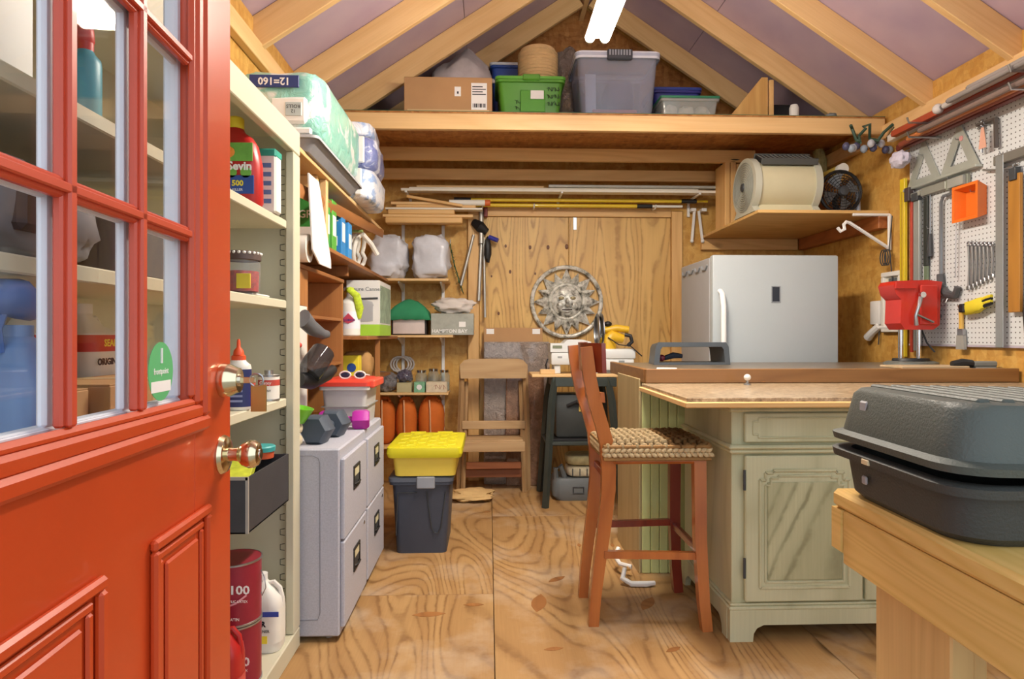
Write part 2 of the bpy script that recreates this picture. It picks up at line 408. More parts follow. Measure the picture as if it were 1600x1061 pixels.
lo_ = bpy.data.objects.new('shop_light_glow', la); COL.objects.link(lo_); lo_.parent = sl; lo_.location = (0, 0, .0)

# ================================================================ open red door with nine panes
RED = mat('#bf431a', .35, var=.06, vsc=3, coat=.15, bump=.04, bs=25, name='red_door_paint')
DW = .89
d1 = struct(empty('door_1', (-.481, .43, .02), math.atan2(1, -.049)), 'open red door with nine glass panes and brass knob', 'door')
gx = (.19, .70); gz = (1.02, 1.925)                 # glazed opening (heights above the door foot)
DT = .045
B(0, gx[0]-.012, 0, DT, 0, 2.03, .002).build('stile', RED, d1)
B(gx[1]+.012, DW, 0, DT, 0, 2.03, .002).build('stile', RED, d1)
B(gx[0]-.012, gx[1]+.012, 0, DT, gz[1]+.012, 2.03, .001).build('top_rail', RED, d1)
lw_ = MB(); lw_.box(gx[0]-.012, gx[1]+.012, 0, DT, 0, gz[0]-.012, .001); lw_.build('lower_panel', RED, d1)
# raised mouldings of the two lower panels
for x0, x1 in ((.12, .415), (.545, .765)):
    m_ = MB()
    for wd, off, pr in ((.018, 0, .012), (.014, .024, .006)):
        m_.frame(x0+off, x1-off, .22+off, .822-off, wd, -pr, .001, .0045)
    m_.build('panel_moulding', RED, d1)
    B(x0+.048, x1-.048, -.006, .001, .268, .774, .004).build('raised_panel', RED, d1)
# moulding around the glass
m_ = MB()
for off, wd, pr in ((-.060, .026, .012), (-.038, .026, .007), (-.016, .016, .002)):
    m_.frame(gx[0]+off, gx[1]-off, gz[0]+off, gz[1]-off, wd, -pr, .012, .006)
m_.build('glass_moulding', RED, d1)
RED2 = mat('#c54a30', .38, var=.06, coat=.1, name='red_muntin_paint')
WTRIM = mat('#e6e9f2', .45, var=.02)
def munt(vert, a, side):
    mb = MB(); y0, y1 = ((-.002, .016) if side == 0 else (.024, .036))
    if vert:
        mb.box(a-.015, a+.015, y0+.006, y1, gz[0], gz[1], .003); mb.box(a-.008, a+.008, y0, y1, gz[0], gz[1], .003)
    else:
        mb.box(gx[0], gx[1], y0+.006, y1, a-.013, a+.013, .003); mb.box(gx[0], gx[1], y0, y1, a-.006, a+.006, .002)
    if side: mb = MB().box(*((a-.013, a+.013, y0, y1, gz[0], gz[1], .004) if vert else (gx[0], gx[1], y0, y1, a-.013, a+.013, .004)))
    return mb.build('muntin' if side == 0 else 'inner_muntin', RED2 if side == 0 else WTRIM, d1)
vx = (.356, .531); hz = (1.305, 1.61)
for a in vx: munt(True, a, 0); munt(True, a, 1)
for a in hz: munt(False, a, 0); munt(False, a, 1)
MB().frame(gx[0]-.03, gx[1]+.03, gz[0]-.03, gz[1]+.03, .032, .024, .048, .004).build('inner_glass_frame', WTRIM, d1)
GL = glass((.98,.99,.99), name='door_glass')
xs = (gx[0], *vx, gx[1]); zs = (gz[0], *hz, gz[1])
for i in range(3):
    for j in range(3):
        B(xs[i]+.001, xs[i+1]-.001, .018, .021, zs[j]+.001, zs[j+1]-.001).build('pane', GL, d1)
# green round sticker on the lower latch-side pane
st = MB().lathe([(.043,0),(.043,.0008)], 32).build('round_sticker', mat('#5cb877', .4, var=.03), d1, loc=(.622, .017, 1.072), rot=FR); st['label'] = 'round green security sticker'
st.scale = (1, 1.1, 1)
text('frontpoint', LABELW, st, (0, .0, .001), (0,0,0), .013, sx=.95); B(-.034,.034,-.030,-.014,.0008,.0011).build('label_band', LABELW, st)
MB().cyl((0,.012,.0012),(0,.034,.0012),.0025,n=6).build('key_icon', LABELW, st)
# deadbolt with keys, and knob
lk = empty('deadbolt', (.843, 0, 1.042)); lk.parent = d1
MY = Matrix.Rotation(RD(90), 4, 'X')
MB().lathe([(.033,0),(.034,.004),(.031,.018),(.025,.030),(.024,.034),(.0,.035)], 28, MY, False).build('lock_rose', BRASS, lk)
MB().lathe([(.012,.034),(.012,.038),(0,.038)], 16, MY, False).build('cylinder', CHROME, lk)
MB().box(-.002,.002,-.062,-.036,-.006,.006,.001).build('key', mat('#c9b98c', .25, 1, var=.1), lk)
MB().tube([(0,-.066+.013*math.cos(a*.628),.013*math.sin(a*.628)) for a in range(10)], .0022, 6, True).build('key_ring', STEEL, lk)
MB().box(-.002,.002,-.085,-.055,-.062,-.010,.001).build('key', mat('#b79f5e', .3, 1, var=.1), lk)
kn = empty('door_knob', (.843, 0, .897)); kn.parent = d1
MB().lathe([(.038,0),(.0385,.003),(.034,.010),(.022,.014),(0,.014)], 28, MY, False).build('knob_rose', BRASS, kn)
MB().lathe([(.014,.012),(.0125,.022),(.014,.032),(.022,.040),(.0275,.052),(.027,.062),(.022,.070),(.012,.073),(0,.073)], 28, MY, False).build('knob', BRASS, kn)
MB().cyl((0,-.0725,0),(0,-.075,0),.010,n=14).build('keyhole', CHROME, kn)
for z in (.25, 1.0, 1.75): B(-.008, .004, .0, DT, z, z+.09, .002).build('hinge', BRASS, d1)

# ================================================================ tall cream shelf cabinet behind the door
CREAM = mat('#cac5ac', .5, var=.03, vsc=3, name='cream_enamel'); SLOT = mat('#55524a', .7, var=0)
cx0, cx1, cy0, cy1, ch = -1.065, -.70, .62, 2.40, 1.90
cb = thing('shelf_cabinet', 'tall cream metal shelf cabinet behind the open red door', 'cabinet', (cx0, cy0, 0))
cw, cl = cx1-cx0, cy1-cy0
B(0, .012, .0, cl, .05, ch, .001).build('back_panel', CREAM, cb)
B(.012, cw-.012, cl-.02, cl, .05, ch, .002).build('side_panel', CREAM, cb)
B(.0, .03, 0, .03, .073, ch-.02, .002).build('corner_post', CREAM, cb)
B(cw-.03, cw, cl-.075, cl, .075, ch-.09, .003).build('front_stile', CREAM, cb)
B(cw-.03, cw, 0, .03, .075, ch-.09, .003).build('front_stile', CREAM, cb)
B(cw-.03, cw, 0, cl, ch-.088, ch, .003).build('top_rail', CREAM, cb)
B(.0, cw-.03, .0, cl, ch-.02, ch, .002).build('top', CREAM, cb)
B(0, cw, 0, cl, 0, .073, .004).build('plinth', CREAM, cb)
SHELVES = (.60, .925, 1.275, 1.562)
for z in SHELVES: B(.013, cw-(.10 if z < .7 else .025), .021, cl-.078 if z > .7 else cl-.021, z-.03, z, .003).build('shelf', CREAM, cb)
sm = MB()
for i in range(30): sm.tube([(cw-.05, cl-.0205, .14+i*.055), (cw-.066, cl-.0205, .143+i*.055), (cw-.066, cl-.0205, .162+i*.055), (cw-.05, cl-.0205, .165+i*.055)], .0016, 4)
q = sm.build('slot_strip', SLOT, cb); q['kind'] = 'stuff'

# ================================================================ two grey filing cabinets side by side
FILE = mat('#b3b4be', .55, var=.10, vsc=160, bump=.15, bs=220, name='speckled_grey_enamel')
for i, y in enumerate((2.42, 2.885)):
    fc = thing('filing_cabinet', ('nearer' if i == 0 else 'farther')+' speckled grey two-drawer filing cabinet '+('under the dumbbells' if i == 0 else 'beside the yellow-lidded tote'), 'filing cabinet', (-.99, y, 0), group='grey filing cabinets')
    B(0, .43, 0, .455, .02, .725, .006).build('body', FILE, fc)
    if i == 0:
        MB().tube([(.06,-.001,.70),(.33,-.001,.70),(.352,-.001,.69),(.358,-.001,.67),(.358,-.001,.11),(.35,-.001,.085),(.06,-.001,.08)], .0018, 5).build('side_groove', mat('#8a8b94', .6, var=0), fc)
    for z0, z1 in ((.05, .372), (.38, .685)):
        dr = B(.43, .447, .012, .443, z0, z1, .004).build('drawer', FILE, fc)
        MB().frame(.165, .285, z0+.15, z0+.245, .012, -.005, .004, .002).build('pull_frame', BLACK, dr, loc=(.447, 0, 0), rot=(0,0,RD(90)))
        B(.4475, .449, .178, .272, z0+.2, z0+.235, .0005).build('card', mat('#cfcba8', .6), dr)
        B(.4472, .4478, .178, .272, z0+.16, z0+.2).build('recess', DGREY, dr)
        MB().tube([(.449,.19,z0+.168),(.458,.2,z0+.172),(.458,.25,z0+.172),(.449,.26,z0+.168)], .004, 6).build('pull', BLACK, dr)
        if z0 < .1: MB().lathe([(.009,0),(.009,.004),(.006,.006),(0,.006)], 14, Matrix.Translation((.447,.37,z1-.03)) @ Matrix.Rotation(RD(90),4,'Y'), False).build('lock', CHROME, dr)
    for a in (.05, .38): 
        for b in (.05, .40): MB().cyl((a,b,0),(a,b,.022),.014,n=10).build('foot', mat('#8c8378', .7), fc)

# ================================================================ storage totes
def tote(name, label, x0, x1, y0, y1, z0, hgt, m, mlid, taper=.03, lidh=.035, rim=.012, cat='tote', lid=True, r=.03, group=None):
    cxm, cym = (x0+x1)/2, (y0+y1)/2; a, b = (x1-x0)/2, (y1-y0)/2
    t = thing(name, label, cat, (cxm, cym, z0), 0, group)
    mb = MB(); th = .003
    mb.loft([ring_rr(-a+taper, a-taper, -b+taper, b-taper, 0, r), ring_rr(-a, a, -b, b, hgt, r), ring_rr(-a+th, a-th, -b+th, b-th, hgt, r), ring_rr(-a+taper+th, a-taper-th, -b+taper+th, b-taper-th, th, r)])
    mb.build('bin', m, t)
    if rim: MB().loft([ring_rr(-a+.001, a-.001, -b+.001, b-.001, hgt-.02, r), ring_rr(-a-rim, a+rim, -b-rim, b+rim, hgt-.018, r), ring_rr(-a-rim, a+rim, -b-rim, b+rim, hgt-.002, r), ring_rr(-a+.001, a-.001, -b+.001, b-.001, hgt-.002, r)], False).build('rim', m, t)
    if lid:
        q = rim+.004
        MB().loft([ring_rr(-a-q, a+q, -b-q, b+q, hgt-.001, r), ring_rr(-a-q, a+q, -b-q, b+q, hgt+lidh*.6, r), ring_rr(-a+.012, a-.012, -b+.012, b-.012, hgt+lidh, r*.8)]).build('lid', mlid, t)
    return t, a, b
NAVYB = mat('#3b4250', .45, var=.06, bump=.1, bs=150)
t, a, b = tote('storage_tote', 'charcoal storage tote on the floor under the yellow crate', -.51, -.205, 3.375, 3.80, 0, .385, NAVYB, mat('#5a616d', .45), .02, .03, .014)
MB().tube([(.03,-b-.002,.33),(.055,-b+.008,.14),(.07,-b+.008,.11),(.09,-b+.008,.11),(.105,-b+.008,.14),(.13,-b-.002,.33)], .0035, 6).build('embossed_rib', DGREY, t)
MB().tube([(-.13,-b+.006,.10),(-.12,-b-.001,.325),(-.02,-b-.001,.325)], .0035, 6).build('embossed_rib', DGREY, t)
B(-.02, .075, -b-.028, -b-.01, .35, .412, .005).build('latch', mat('#8f949c', .45), t)
YEL = mat('#e8cf52', .45, var=.05); YEL2 = mat('#d9cf1f', .42, var=.05, name='yellow_lid')
t, a, b = tote('yellow_crate', 'pale yellow crate with bright yellow lid on the charcoal tote', -.505, -.165, 3.345, 3.83, .4155, .115, YEL, YEL2, .012, .02, .014)
MB().loft([ring_rr(-a-.02, a+.02, -b-.02, b+.02, .10, .03), ring_rr(-a-.028, a+.028, -b-.028, b+.028, .122, .03), ring_rr(-a-.024, a+.024, -b-.024, b+.024, .152, .03), ring_rr(-a-.0, a+.0, -b-.0, b+.0, .156, .03)]).build('lid_rim', YEL2, t)
rb = MB()
for i in range(6):
    for j in range(7):
        x = -a+.035+i*(2*a-.07)/5; y = -b+.05+j*(2*b-.1)/6
        rb.box(-.024,.024,-.004,.004,.150,.1585,.002, M=Tm((x,y,0), RD(35) if (i+j)%2 else RD(-35)))
for s_ in (-.1, .06): rb.box(s_-.03, s_+.06, -b-.012, -b+.008, .150, .161, .002); rb.box(s_-.03, s_+.06, b-.008, b+.012, .150, .161, .002)
q = rb.build('lid_ribs', YEL2, t); q['kind'] = 'stuff'

# ================================================================ bar stool
ST = wood('#bd7034', '#8a3d14', 2, k=9, sc=1.6, stretch=7, rough=.3, coat=.4, name='honey_stained_wood', fine=.3)
STR = wood('#8c3420', '#5d1710', 2, k=9, sc=1.6, rough=.3, coat=.4, name='red_stained_wood', fine=.3)
bs = thing('bar_stool', 'wooden bar stool with woven seagrass seat pulled up to the counter', 'stool', (.65, 2.665, 0))
def rect_sweep(path, wx, wy):       # rectangular bar following a path, width along the local x-normal wx and along y wy
    rings = []
    for i, p in enumerate(path):
        p = Vector(p); q = Vector(path[min(i+1,len(path)-1)]) - Vector(path[max(i-1,0)]); q.normalize()
        nx = Vector((q.z, 0, -q.x)).normalized(); ny = Vector((0,1,0))
        ww = wx[i] if isinstance(wx, (list,tuple)) else wx
        rings.append([p+nx*ww/2+ny*wy/2, p+nx*ww/2-ny*wy/2, p-nx*ww/2-ny*wy/2, p-nx*ww/2+ny*wy/2])
    return MB().loft(rings)
post = [(-.237,0),(-.228,.12),(-.212,.25),(-.192,.40),(-.178,.54),(-.178,.62),(-.186,.72),(-.208,.80),(-.236,.89),(-.256,.98),(-.266,1.05),(-.272,1.105)]
for y0, y1 in ((-.138, -.18), (.14, .20)):
    path = [(x, y0 + (y1-y0)*max(0, (z-.5)/.6), z) for x, z in post]
    rect_sweep(path, [.040,.042,.046,.050,.054,.056,.054,.050,.050,.050,.050,.046], .034).build('back_post', ST, bs)
for y, yf in ((-.165, -.195), (.165, .185)):
    rect_sweep([(.198, yf, 0), (.186, yf*.98, .12), (.178, y*1.06, .35), (.178, y, .66)], [.040,.042,.046,.048], .040).build('front_leg', ST if y < 0 else STR, bs)
# curved top rail and a lower slat
def rail(z0, z1, x_mid, depth, yl, m, nm):
    rings = []
    for i in range(13):
        u = -1 + 2*i/12; y = u*yl; x = x_mid + depth*u*u
        rings.append([(x-.008,y,z0),(x+.008,y,z0),(x+.004,y,z1),(x-.012,y,z1)])
    return MB().loft(rings).build(nm, m, bs)
rail(1.005, 1.12, -.262, .055, .225, STR, 'top_rail')
rail(.885, .925, -.235, .035, .16, ST, 'back_slat')
B(.178-.012, .178+.012, -.17, .17, .285, .315, .004).build('stretcher', STR, bs)
rect_sweep([(-.195,-.15,.285),(.18,-.18,.285)], .028, .022).build('stretcher', ST, bs)
rect_sweep([(-.195,.15,.315),(.18,.175,.315)], .028, .022).build('stretcher', STR, bs)
rect_sweep([(-.18,-.15,.585),(-.18,.15,.585)], .03, .03); MB().box(-.19,-.168,-.125,.13,.57,.60,.003).build('stretcher', STR, bs)
MB().box(-.165, .195, -.185, .185, .645, .685, .01).build('seat_frame', ST, bs)
SEA = mat('#c9b288', .75, var=.22, vsc=45, bump=.5, bs=160, name='seagrass'); SEA2 = mat('#8f6a3a', .75, var=.2, vsc=45, bump=.5, bs=160, name='dark_seagrass')
seat = empty('woven_seat'); seat.parent = bs
for part, m, cond in (('pale_weave', SEA, lambda i, j: i < 9), ('dark_weave', SEA2, lambda i, j: i >= 9)):
    mb = MB(); rnd = random.Random(4)
    for i in range(15):
        for j in range(14):
            if not cond(i, j): continue
            x = -.188+.398*i/14; y = -.188+.38*j/13
            edge = min(i, 14-i, j, 13-j); z = .728 - (.012 if edge == 0 else .004 if edge == 1 else 0) + rnd.uniform(-.002,.002)
            mb.blob((x,y,z), (.0175,.0115,.015), 8, 5, M=None) if (i+j) % 2 else mb.blob((x,y,z), (.0115,.0165,.015), 8, 5)
        mb.build(part, m, seat)
MB().box(-.18, .20, -.18, .18, .686, .719).build('seat_core', mat('#4a3620', .8), seat)
mb = MB()
for row, z in enumerate((.702, .684)):
    for k in range(19):
        u = -.195+.405*k/18
        for y in (-.195, .197): mb.blob((0,0,0), (.016,.010,.009), 6, 5, M=Tm((u + (.008 if row else 0), y, z), ry=RD(28 if row else -28)))
    for k in range(24):
        v = -.19+.385*k/23
        for x in (-.198, .212): mb.blob((x, v, z), (.010,.013,.0105), 6, 5)
mb.build('braided_edge', SEA, seat)
mb = MB()
for z in (.668, .716):
    mb.tube([(-.2,-.197,z),(.213,-.197,z),(.213,.199,z),(-.2,.199,z)], .007, 6, True)
mb.build('edge_cord', SEA2, seat)

# ================================================================ pale green vanity cabinet and stone worktop
GRN = wood('#cccba8', '#a09f78', 2, k=7, sc=1.6, stretch=4, rough=.55, fine=.35, name='limed_green_oak', lw=.35)
GRNP = plywood('#c6c69f', '#97966f', 34, 'limed_green_oak_figured', axis=2, knots=0, stretch=3.2)
vn = thing('vanity_cabinet', 'pale green wooden base cabinet with panelled door and bracket feet', 'cabinet', (.915, 2.385, 0))
VW, VD, VH = 1.0, .58, .89
B(0, VW, .0, VD, .125, VH, .003).build('body', GRN, vn)
# bracket base
bf = [(0,0),(.085,0),(.088,.03),(.10,.05),(.125,.062),(VW-.125,.062),(VW-.10,.05),(VW-.088,.03),(VW-.085,0),(VW,0),(VW,.125),(0,.125)]
MB().prism([(-.012+u*(VW+.024)/VW, v) for u, v in bf], -.018, .012, 'y').build('base_front', GRN, vn)
sd = [(.0125,0),(.06,0),(.066,.03),(.08,.05),(.10,.062),(VD-.10,.062),(VD-.08,.05),(VD-.06,.03),(VD-.05,0),(VD,0),(VD,.125),(.0125,.125)]
MB().prism([(u, v) for u, v in sd], -.014, .012, 'x').build('base_side', GRN, vn)
mo = MB(); mo.box(-.016, VW+.016, -.022, VD, .118, .132, .005); mo.box(-.01, VW+.01, -.016, VD, .132, .142, .004)
mo.build('base_moulding', GRN, vn)
mo = MB(); mo.box(-.012, VW+.012, -.020, VD, .705, .722, .006); mo.box(-.018, VW+.018, -.028, VD, .722, .738, .006); mo.build('waist_moulding', GRN, vn)
mo = MB(); mo.box(-.010, VW+.010, -.016, VD, .862, .876, .004); mo.box(-.016, VW+.016, -.022, VD, .876, .89, .004); mo.build('cornice', GRN, vn)
for x0, x1 in ((.045, .495), (.505, .955)):
    dr = B(x0, x1, -.020, .002, .748, .858, .004).build('drawer', GRN, vn)
    m_ = MB(); n_ = .02
    pts = [(x0+.03+n_,.766),(x1-.03-n_,.766),(x1-.03-n_,.766+n_*.6),(x1-.03,.766+n_*.6),(x1-.03,.84-n_*.6),(x1-.03-n_,.84-n_*.6),(x1-.03-n_,.84),(x0+.03+n_,.84),(x0+.03+n_,.84-n_*.6),(x0+.03,.84-n_*.6),(x0+.03,.766+n_*.6),(x0+.03+n_,.766+n_*.6)]
    for p, q in zip(pts, pts[1:]+pts[:1]):
        m_.tube([(p[0],-.021,p[1]),(q[0],-.021,q[1])], .0035, 6)
    m_.build('drawer_beading', GRN, dr)
    do = B(x0+.0, x1, -.022, -.001, .150, .698, .004).build('door', GRN, vn)
    m_ = MB()
    for off, rr in ((.055, .007), (.075, .005)):
        st_ = .035
        a0, a1, b0, b1 = x0+off, x1-off, .15+off+.0, .698-off
        pts = [(a0,b0),(a1,b0),(a1,b1-st_),(a1-st_*.6,b1-st_),(a1-st_*.6,b1-.008),(a1-st_*1.4,b1-.008),(a1-st_*1.4,b1),(a0+st_*1.4,b1),(a0+st_*1.4,b1-.008),(a0+st_*.6,b1-.008),(a0+st_*.6,b1-st_),(a0,b1-st_)]
        for p, q in zip(pts, pts[1:]+pts[:1]): m_.tube([(p[0],-.023,p[1]),(q[0],-.023,q[1])], rr, 6)
    m_.build('door_moulding', GRN, do)
    B(x0+.082, x1-.082, -.027, -.020, .232, .60, .003).build('door_panel', GRNP, do)
    for z in (.57, .24): MB().cyl((x0-.004 if x0 < .3 else x1+.004,-.022,z),(x0-.004 if x0 < .3 else x1+.004,-.022,z+.075),.005,n=8).build('hinge', DGREY, do)
STONE = NT('speckled_stone'); mp = STONE.coord((1,1,1)); n1 = STONE.noise(mp, 45, 5, .7); n2 = STONE.noise(mp, 8, 3)
cc = STONE.ramp(n1, [(.36, lin('#6d5c48')), (.5, lin('#a08c70')), (.62, lin('#c0ae92'))]); STONE.col(STONE.mix(STONE.math('MULTIPLY', n2, .4), cc, lin('#a58d6c'))); STONE.p.inputs['Roughness'].default_value = .28; STONE = STONE.m
wt = thing('worktop', 'speckled beige stone worktop with pine edge strip on the green cabinet', 'worktop', (.70, 2.265, .8905))
B(.012, 1.845, .012, .70, .0, .034, .002).build('stone_slab', STONE, wt)
B(0, 1.845, -.008, .012, -.0, .020, .003).build('edge_strip', FIR_X, wt); B(0, .012, .012, .70, 0, .020, .003).build('edge_strip', PINE_Y, wt)

# raised bar behind the worktop
BARW = wood('#93683a', '#6d4520', 0, k=8, rough=.4, name='varnished_bar_wood'); BART = mat('#6f6353', .3, var=.2, vsc=12, name='dark_bar_top')
GPAN = mat('#ccd694', .5, var=.05, name='green_beadboard'); TAN = wood('#c2b083', '#9f8b5d', 2, k=6, rough=.5, name='tan_panel')
br = thing('bar_counter', 'brown bar counter with dark top behind the stone worktop', 'counter', (.735, 2.975, 0))
B(-.002, 1.80, -.005, .020, .925, .992, .003).build('front_edge', BARW, br)
B(-.006, .018, .021, .86, .925, .992, .003).build('end_edge', BARW, br)
B(.019, 1.80, .021, .86, .955, .986, .002).build('top', BART, br)
MB().box(.0, 1.80, .100, .60, 0, .954, .002).build('base', TAN, br)
for i in range(9):
    x = .004+i*.043
    B(x, x+.041, .088, .099, .0, .94, .004).build('beadboard', GPAN, br)
B(-.012, -.001, .09, .60, 0, .94, .002).build('side_panel', TAN, br)

# ================================================================ workbench with plastic case
BEN = wood('#dfb970', '#c2983f', 1, k=30, sc=2.0, stretch=14, rough=.45, knots=.6, name='workbench_fir', fine=.3); BENZ = wood('#dcb87a', '#b9935a', 2, k=12, rough=.5, knots=2.5, name='workbench_leg_fir')
wbn = thing('workbench', 'fir workbench in the right foreground carrying the black case', 'workbench', (.645, .44, 0), RD(-2.2))
B(0, 1.3, 0, .80, .815, .85, .008).build('top', BEN, wbn)
B(.004, .042, 0, .765, .712, .814, .003).build('apron', BEN, wbn)
MB().prism([(.0,.814),(.0,.735),(.035,.712),(1.25,.712),(1.25,.814)], .766, .80, 'y').build('end_apron', BEN, wbn)
B(.043, 1.2, .03, .068, .712, .814, .003).build('cross_rail', PINE_X, wbn)
B(.044, .082, .52, .725, 0, .814, .003).build('leg', BENZ, wbn); B(.083, .12, .545, .725, 0, .814, .003).build('leg_brace', BENZ, wbn)
B(1.10, 1.14, .52, .725, 0, .814, .003).build('leg', BENZ, wbn)
B(.044, .082, .04, .12, 0, .711, .003).build('leg', BENZ, wbn); B(1.10, 1.14, .07, .15, 0, .711, .003).build('leg', BENZ, wbn)
CASE = mat('#3a3c39', .55, var=.08, vsc=4, bump=.35, bs=230, name='pebbled_black_plastic'); CASEL = mat('#474d47', .52, var=.08, vsc=4, bump=.35, bs=230, name='pebbled_lid_plastic')
cs = thing('plastic_case', 'large black plastic clamshell case with ribbed lid on the workbench', 'case', (.655, .865, .8505), RD(-3))
CWX, CWY, RR = .80, .355, .06
n_ = 7
MB().loft([ring_rr(.02, CWX-.02, .02, CWY-.02, 0, RR, n_), ring_rr(.008, CWX-.008, .008, CWY-.008, .012, RR, n_), ring_rr(0, CWX, 0, CWY, .078, RR, n_), ring_rr(.006, CWX-.006, .006, CWY-.006, .0785, RR, n_), ring_rr(.012, CWX-.012, .012, CWY-.012, .01, RR, n_)]).build('base_shell', CASE, cs)
MB().loft([ring_rr(.0, CWX, 0, CWY, .073, RR, n_), ring_rr(-.018, CWX+.018, -.018, CWY+.018, .075, RR, n_), ring_rr(-.020, CWX+.020, -.020, CWY+.020, .088, RR, n_), ring_rr(-.012, CWX+.012, -.012, CWY+.012, .091, RR, n_), ring_rr(.004, CWX-.004, .004, CWY-.004, .0905, RR, n_)], False).build('base_rim', CASE, cs)
lid = empty('lid', (CWX, 0, .094)); lid.parent = cs; lid.rotation_euler = (0, RD(.9), 0)
x0 = -CWX
MB().loft([ring_rr(x0+.01, -.01, .01, CWY-.01, .0, RR, n_), ring_rr(x0-.018, .018, -.018, CWY+.018, .0, RR, n_), ring_rr(x0-.020, .020, -.020, CWY+.020, .011, RR, n_), ring_rr(x0-.006, .006, -.006, CWY+.006, .017, RR, n_),
           ring_rr(x0+.006, -.006, .006, CWY-.006, .085, RR, n_), ring_rr(x0+.014, -.014, .014, CWY-.014, .095, RR, n_), ring_rr(x0+.03, -.03, .03, CWY-.03, .0975, RR*.8, n_)]).build('lid_shell', CASEL, lid)
for i in range(20):
    x = x0+.045+i*.036
    MB().box(x, x+.020, .035, CWY-.035, .094, .1018, .003).build('lid_rib', CASEL, lid)
LAT = mat('#9a9a9c', .5, var=.2)
B(-.004, .001, .24, .255, .035, .05, .002).build('moulded_mark', LAT, cs); B(-.003, .004, .25, .275, .055, .075, .003).build('moulded_mark', LAT, lid, loc=(x0+.004,0,0))
B(-.022, -.017, .20, .222, .077, .086, .001).build('paint_chip', mat('#c9b892', .6), cs)

# ================================================================ white upright freezer
FZ = mat('#aab1b2', .4, var=.015, vsc=2, bump=.12, bs=400, name='textured_white_enamel'); FZS = mat('#a5a7aa', .45, var=.03)
fz = thing('upright_freezer', 'white upright freezer standing in the back right corner', 'freezer', (1.40, 3.955, 0))
B(0, .80, .065, .66, .03, 1.645, .006).build('body', FZS, fz)
B(-.002, .802, -.0, .058, .05, 1.655, .012, seg=2).build('door', FZ, fz)
MB().tube([(.045,-.001,1.43),(.045,-.035,1.41),(.05,-.048,1.33),(.05,-.050,1.10),(.05,-.048,.90),(.045,-.035,.82),(.045,-.001,.80)], .013, 10, flat=1.3).build('handle', WHITE, fz)
MB().frame(.37, .43, 1.355, 1.46, .007, -.004, .002, .002).build('control_frame', mat('#8f9498', .4), fz)
B(.377, .423, -.002, .002, 1.362, 1.453).build('control_panel', mat('#1e2430', .25, var=0), fz)
for i in range(4): MB().tube([(-.003,.10+i*.14,1.60),(-.005,.13+i*.14,1.575),(-.005,.18+i*.14,1.575),(-.003,.20+i*.14,1.60)], .006, 6).build('side_rib', mat('#8b8f92', .5), fz)  # thin grey bent ribs high on the left side
for a in (.05, .75):
    for b_ in (.1, .6): MB().cyl((a,b_,0),(a,b_,.04),.02,n=10).build('foot', BLACK, fz)

# ================================================================ wall shelf above the freezer
ws = thing('wall_shelf', 'plywood wall shelf above the freezer holding the fans', 'shelf', (1.70, 3.985, 1.925))
SH = wood('#e0b673', '#b98945', 0, k=10, name='shelf_plywood')
B(0, .845, 0, 1.09, 0, .020, .002).build('board', SH, ws)
B(.79, .848, .02, 1.08, -.09, -.001, .003).build('cleat', wood('#b9703a', '#8a4a22', 1, name='reddish_cleat'), ws)
B(.0, .78, 1.07, 1.108, -.09, -.001, .003).build('cleat', FIR_X, ws)
bk = empty('shelf_bracket', (0, -.02, 0)); bk.parent = ws
MB().tube([(.835,0,-.01),(.835,0,-.235)], .012, 6).build('bracket_upright', WHITE, bk)
MB().tube([(.835,0,-.225),(.58,0,-.065),(.555,0,-.058),(.54,0,-.075),(.545,0,-.105),(.52,0,-.118),(.50,0,-.095)], .011, 6).build('bracket_arm', WHITE, bk)
MB().tube([(.835,0,-.012),(.60,0,-.012)], .010, 6).build('bracket_top', WHITE, bk)

# ================================================================ generic makers for small goods
def single(o, label, cat, group=None): return tag(o, label, cat, group)
def bottle(name, label, loc, r, h, m, capm, caph=.03, capr=.4, cat='bottle', neck=.8, labm=None, lab=(.2,.6), flat=1.0, rz=0, group=None, n=24):
    t = thing(name, label, cat, loc, rz, group); S = Matrix.Diagonal((1, flat, 1, 1))
    MB().lathe([(r*.9,0),(r,.006),(r,h*neck*.86),(r*.94,h*neck*.93),(r*.62,h*neck),(r*capr,h*(neck+.06)),(r*capr,h-caph)], n, S).build('body', m, t)
    MB().lathe([(r*capr*1.15,h-caph),(r*capr*1.15,h-.003),(r*capr*.9,h),(0,h)], 16, S, False).build('cap', capm, t)
    if labm: MB().lathe([(r*1.012,h*lab[0]),(r*1.012,h*lab[1])], n, S, False).build('label_wrap', labm, t)
    return t
def can(name, label, loc, r, h, m, cat='can', rim=STEEL, group=None):
    t = thing(name, label, cat, loc, 0, group)
    MB().lathe([(r*.97,0),(r*.97,h)], 32).build('body', m, t)
    for z in (0, h-.006): MB().lathe([(r*.96,z),(r,z+.001),(r,z+.006),(r*.96,z+.007)], 32, None, False).build('rim', rim, t)
    MB().lathe([(r*.93,h-.002),(r*.80,h-.008),(r*.75,h-.001),(0,h-.001)], 32, None, False).build('lid', rim, t)
    return t
CARD = mat('#b98f62', .75, var=.07, vsc=4, bump=.05, bs=90, name='cardboard'); TAPE = mat('#cfb283', .3, var=.03)
def carton(name, label, x0, x1, y0, y1, z0, z1, m=CARD, cat='box', tape=True, rz=0, group=None):
    cx_, cy_ = (x0+x1)/2, (y0+y1)/2; a, b = (x1-x0)/2, (y1-y0)/2; h = z1-z0
    t = thing(name, label, cat, (cx_, cy_, z0), rz, group)
    B(-a, a, -b, b, 0, h-.003, .002).build('body', m, t)
    B(-a+.001, a-.001, -b+.001, -.0008, h-.003, h, .0005).build('flap', m, t); B(-a+.001, a-.001, .0008, b-.001, h-.003, h, .0005).build('flap', m, t)
    if tape: B(-a-.0006, a+.0006, -.024, .024, h-.05 if h > .06 else 0, h+.0008).build('tape', TAPE, t)
    return t, a, b, h
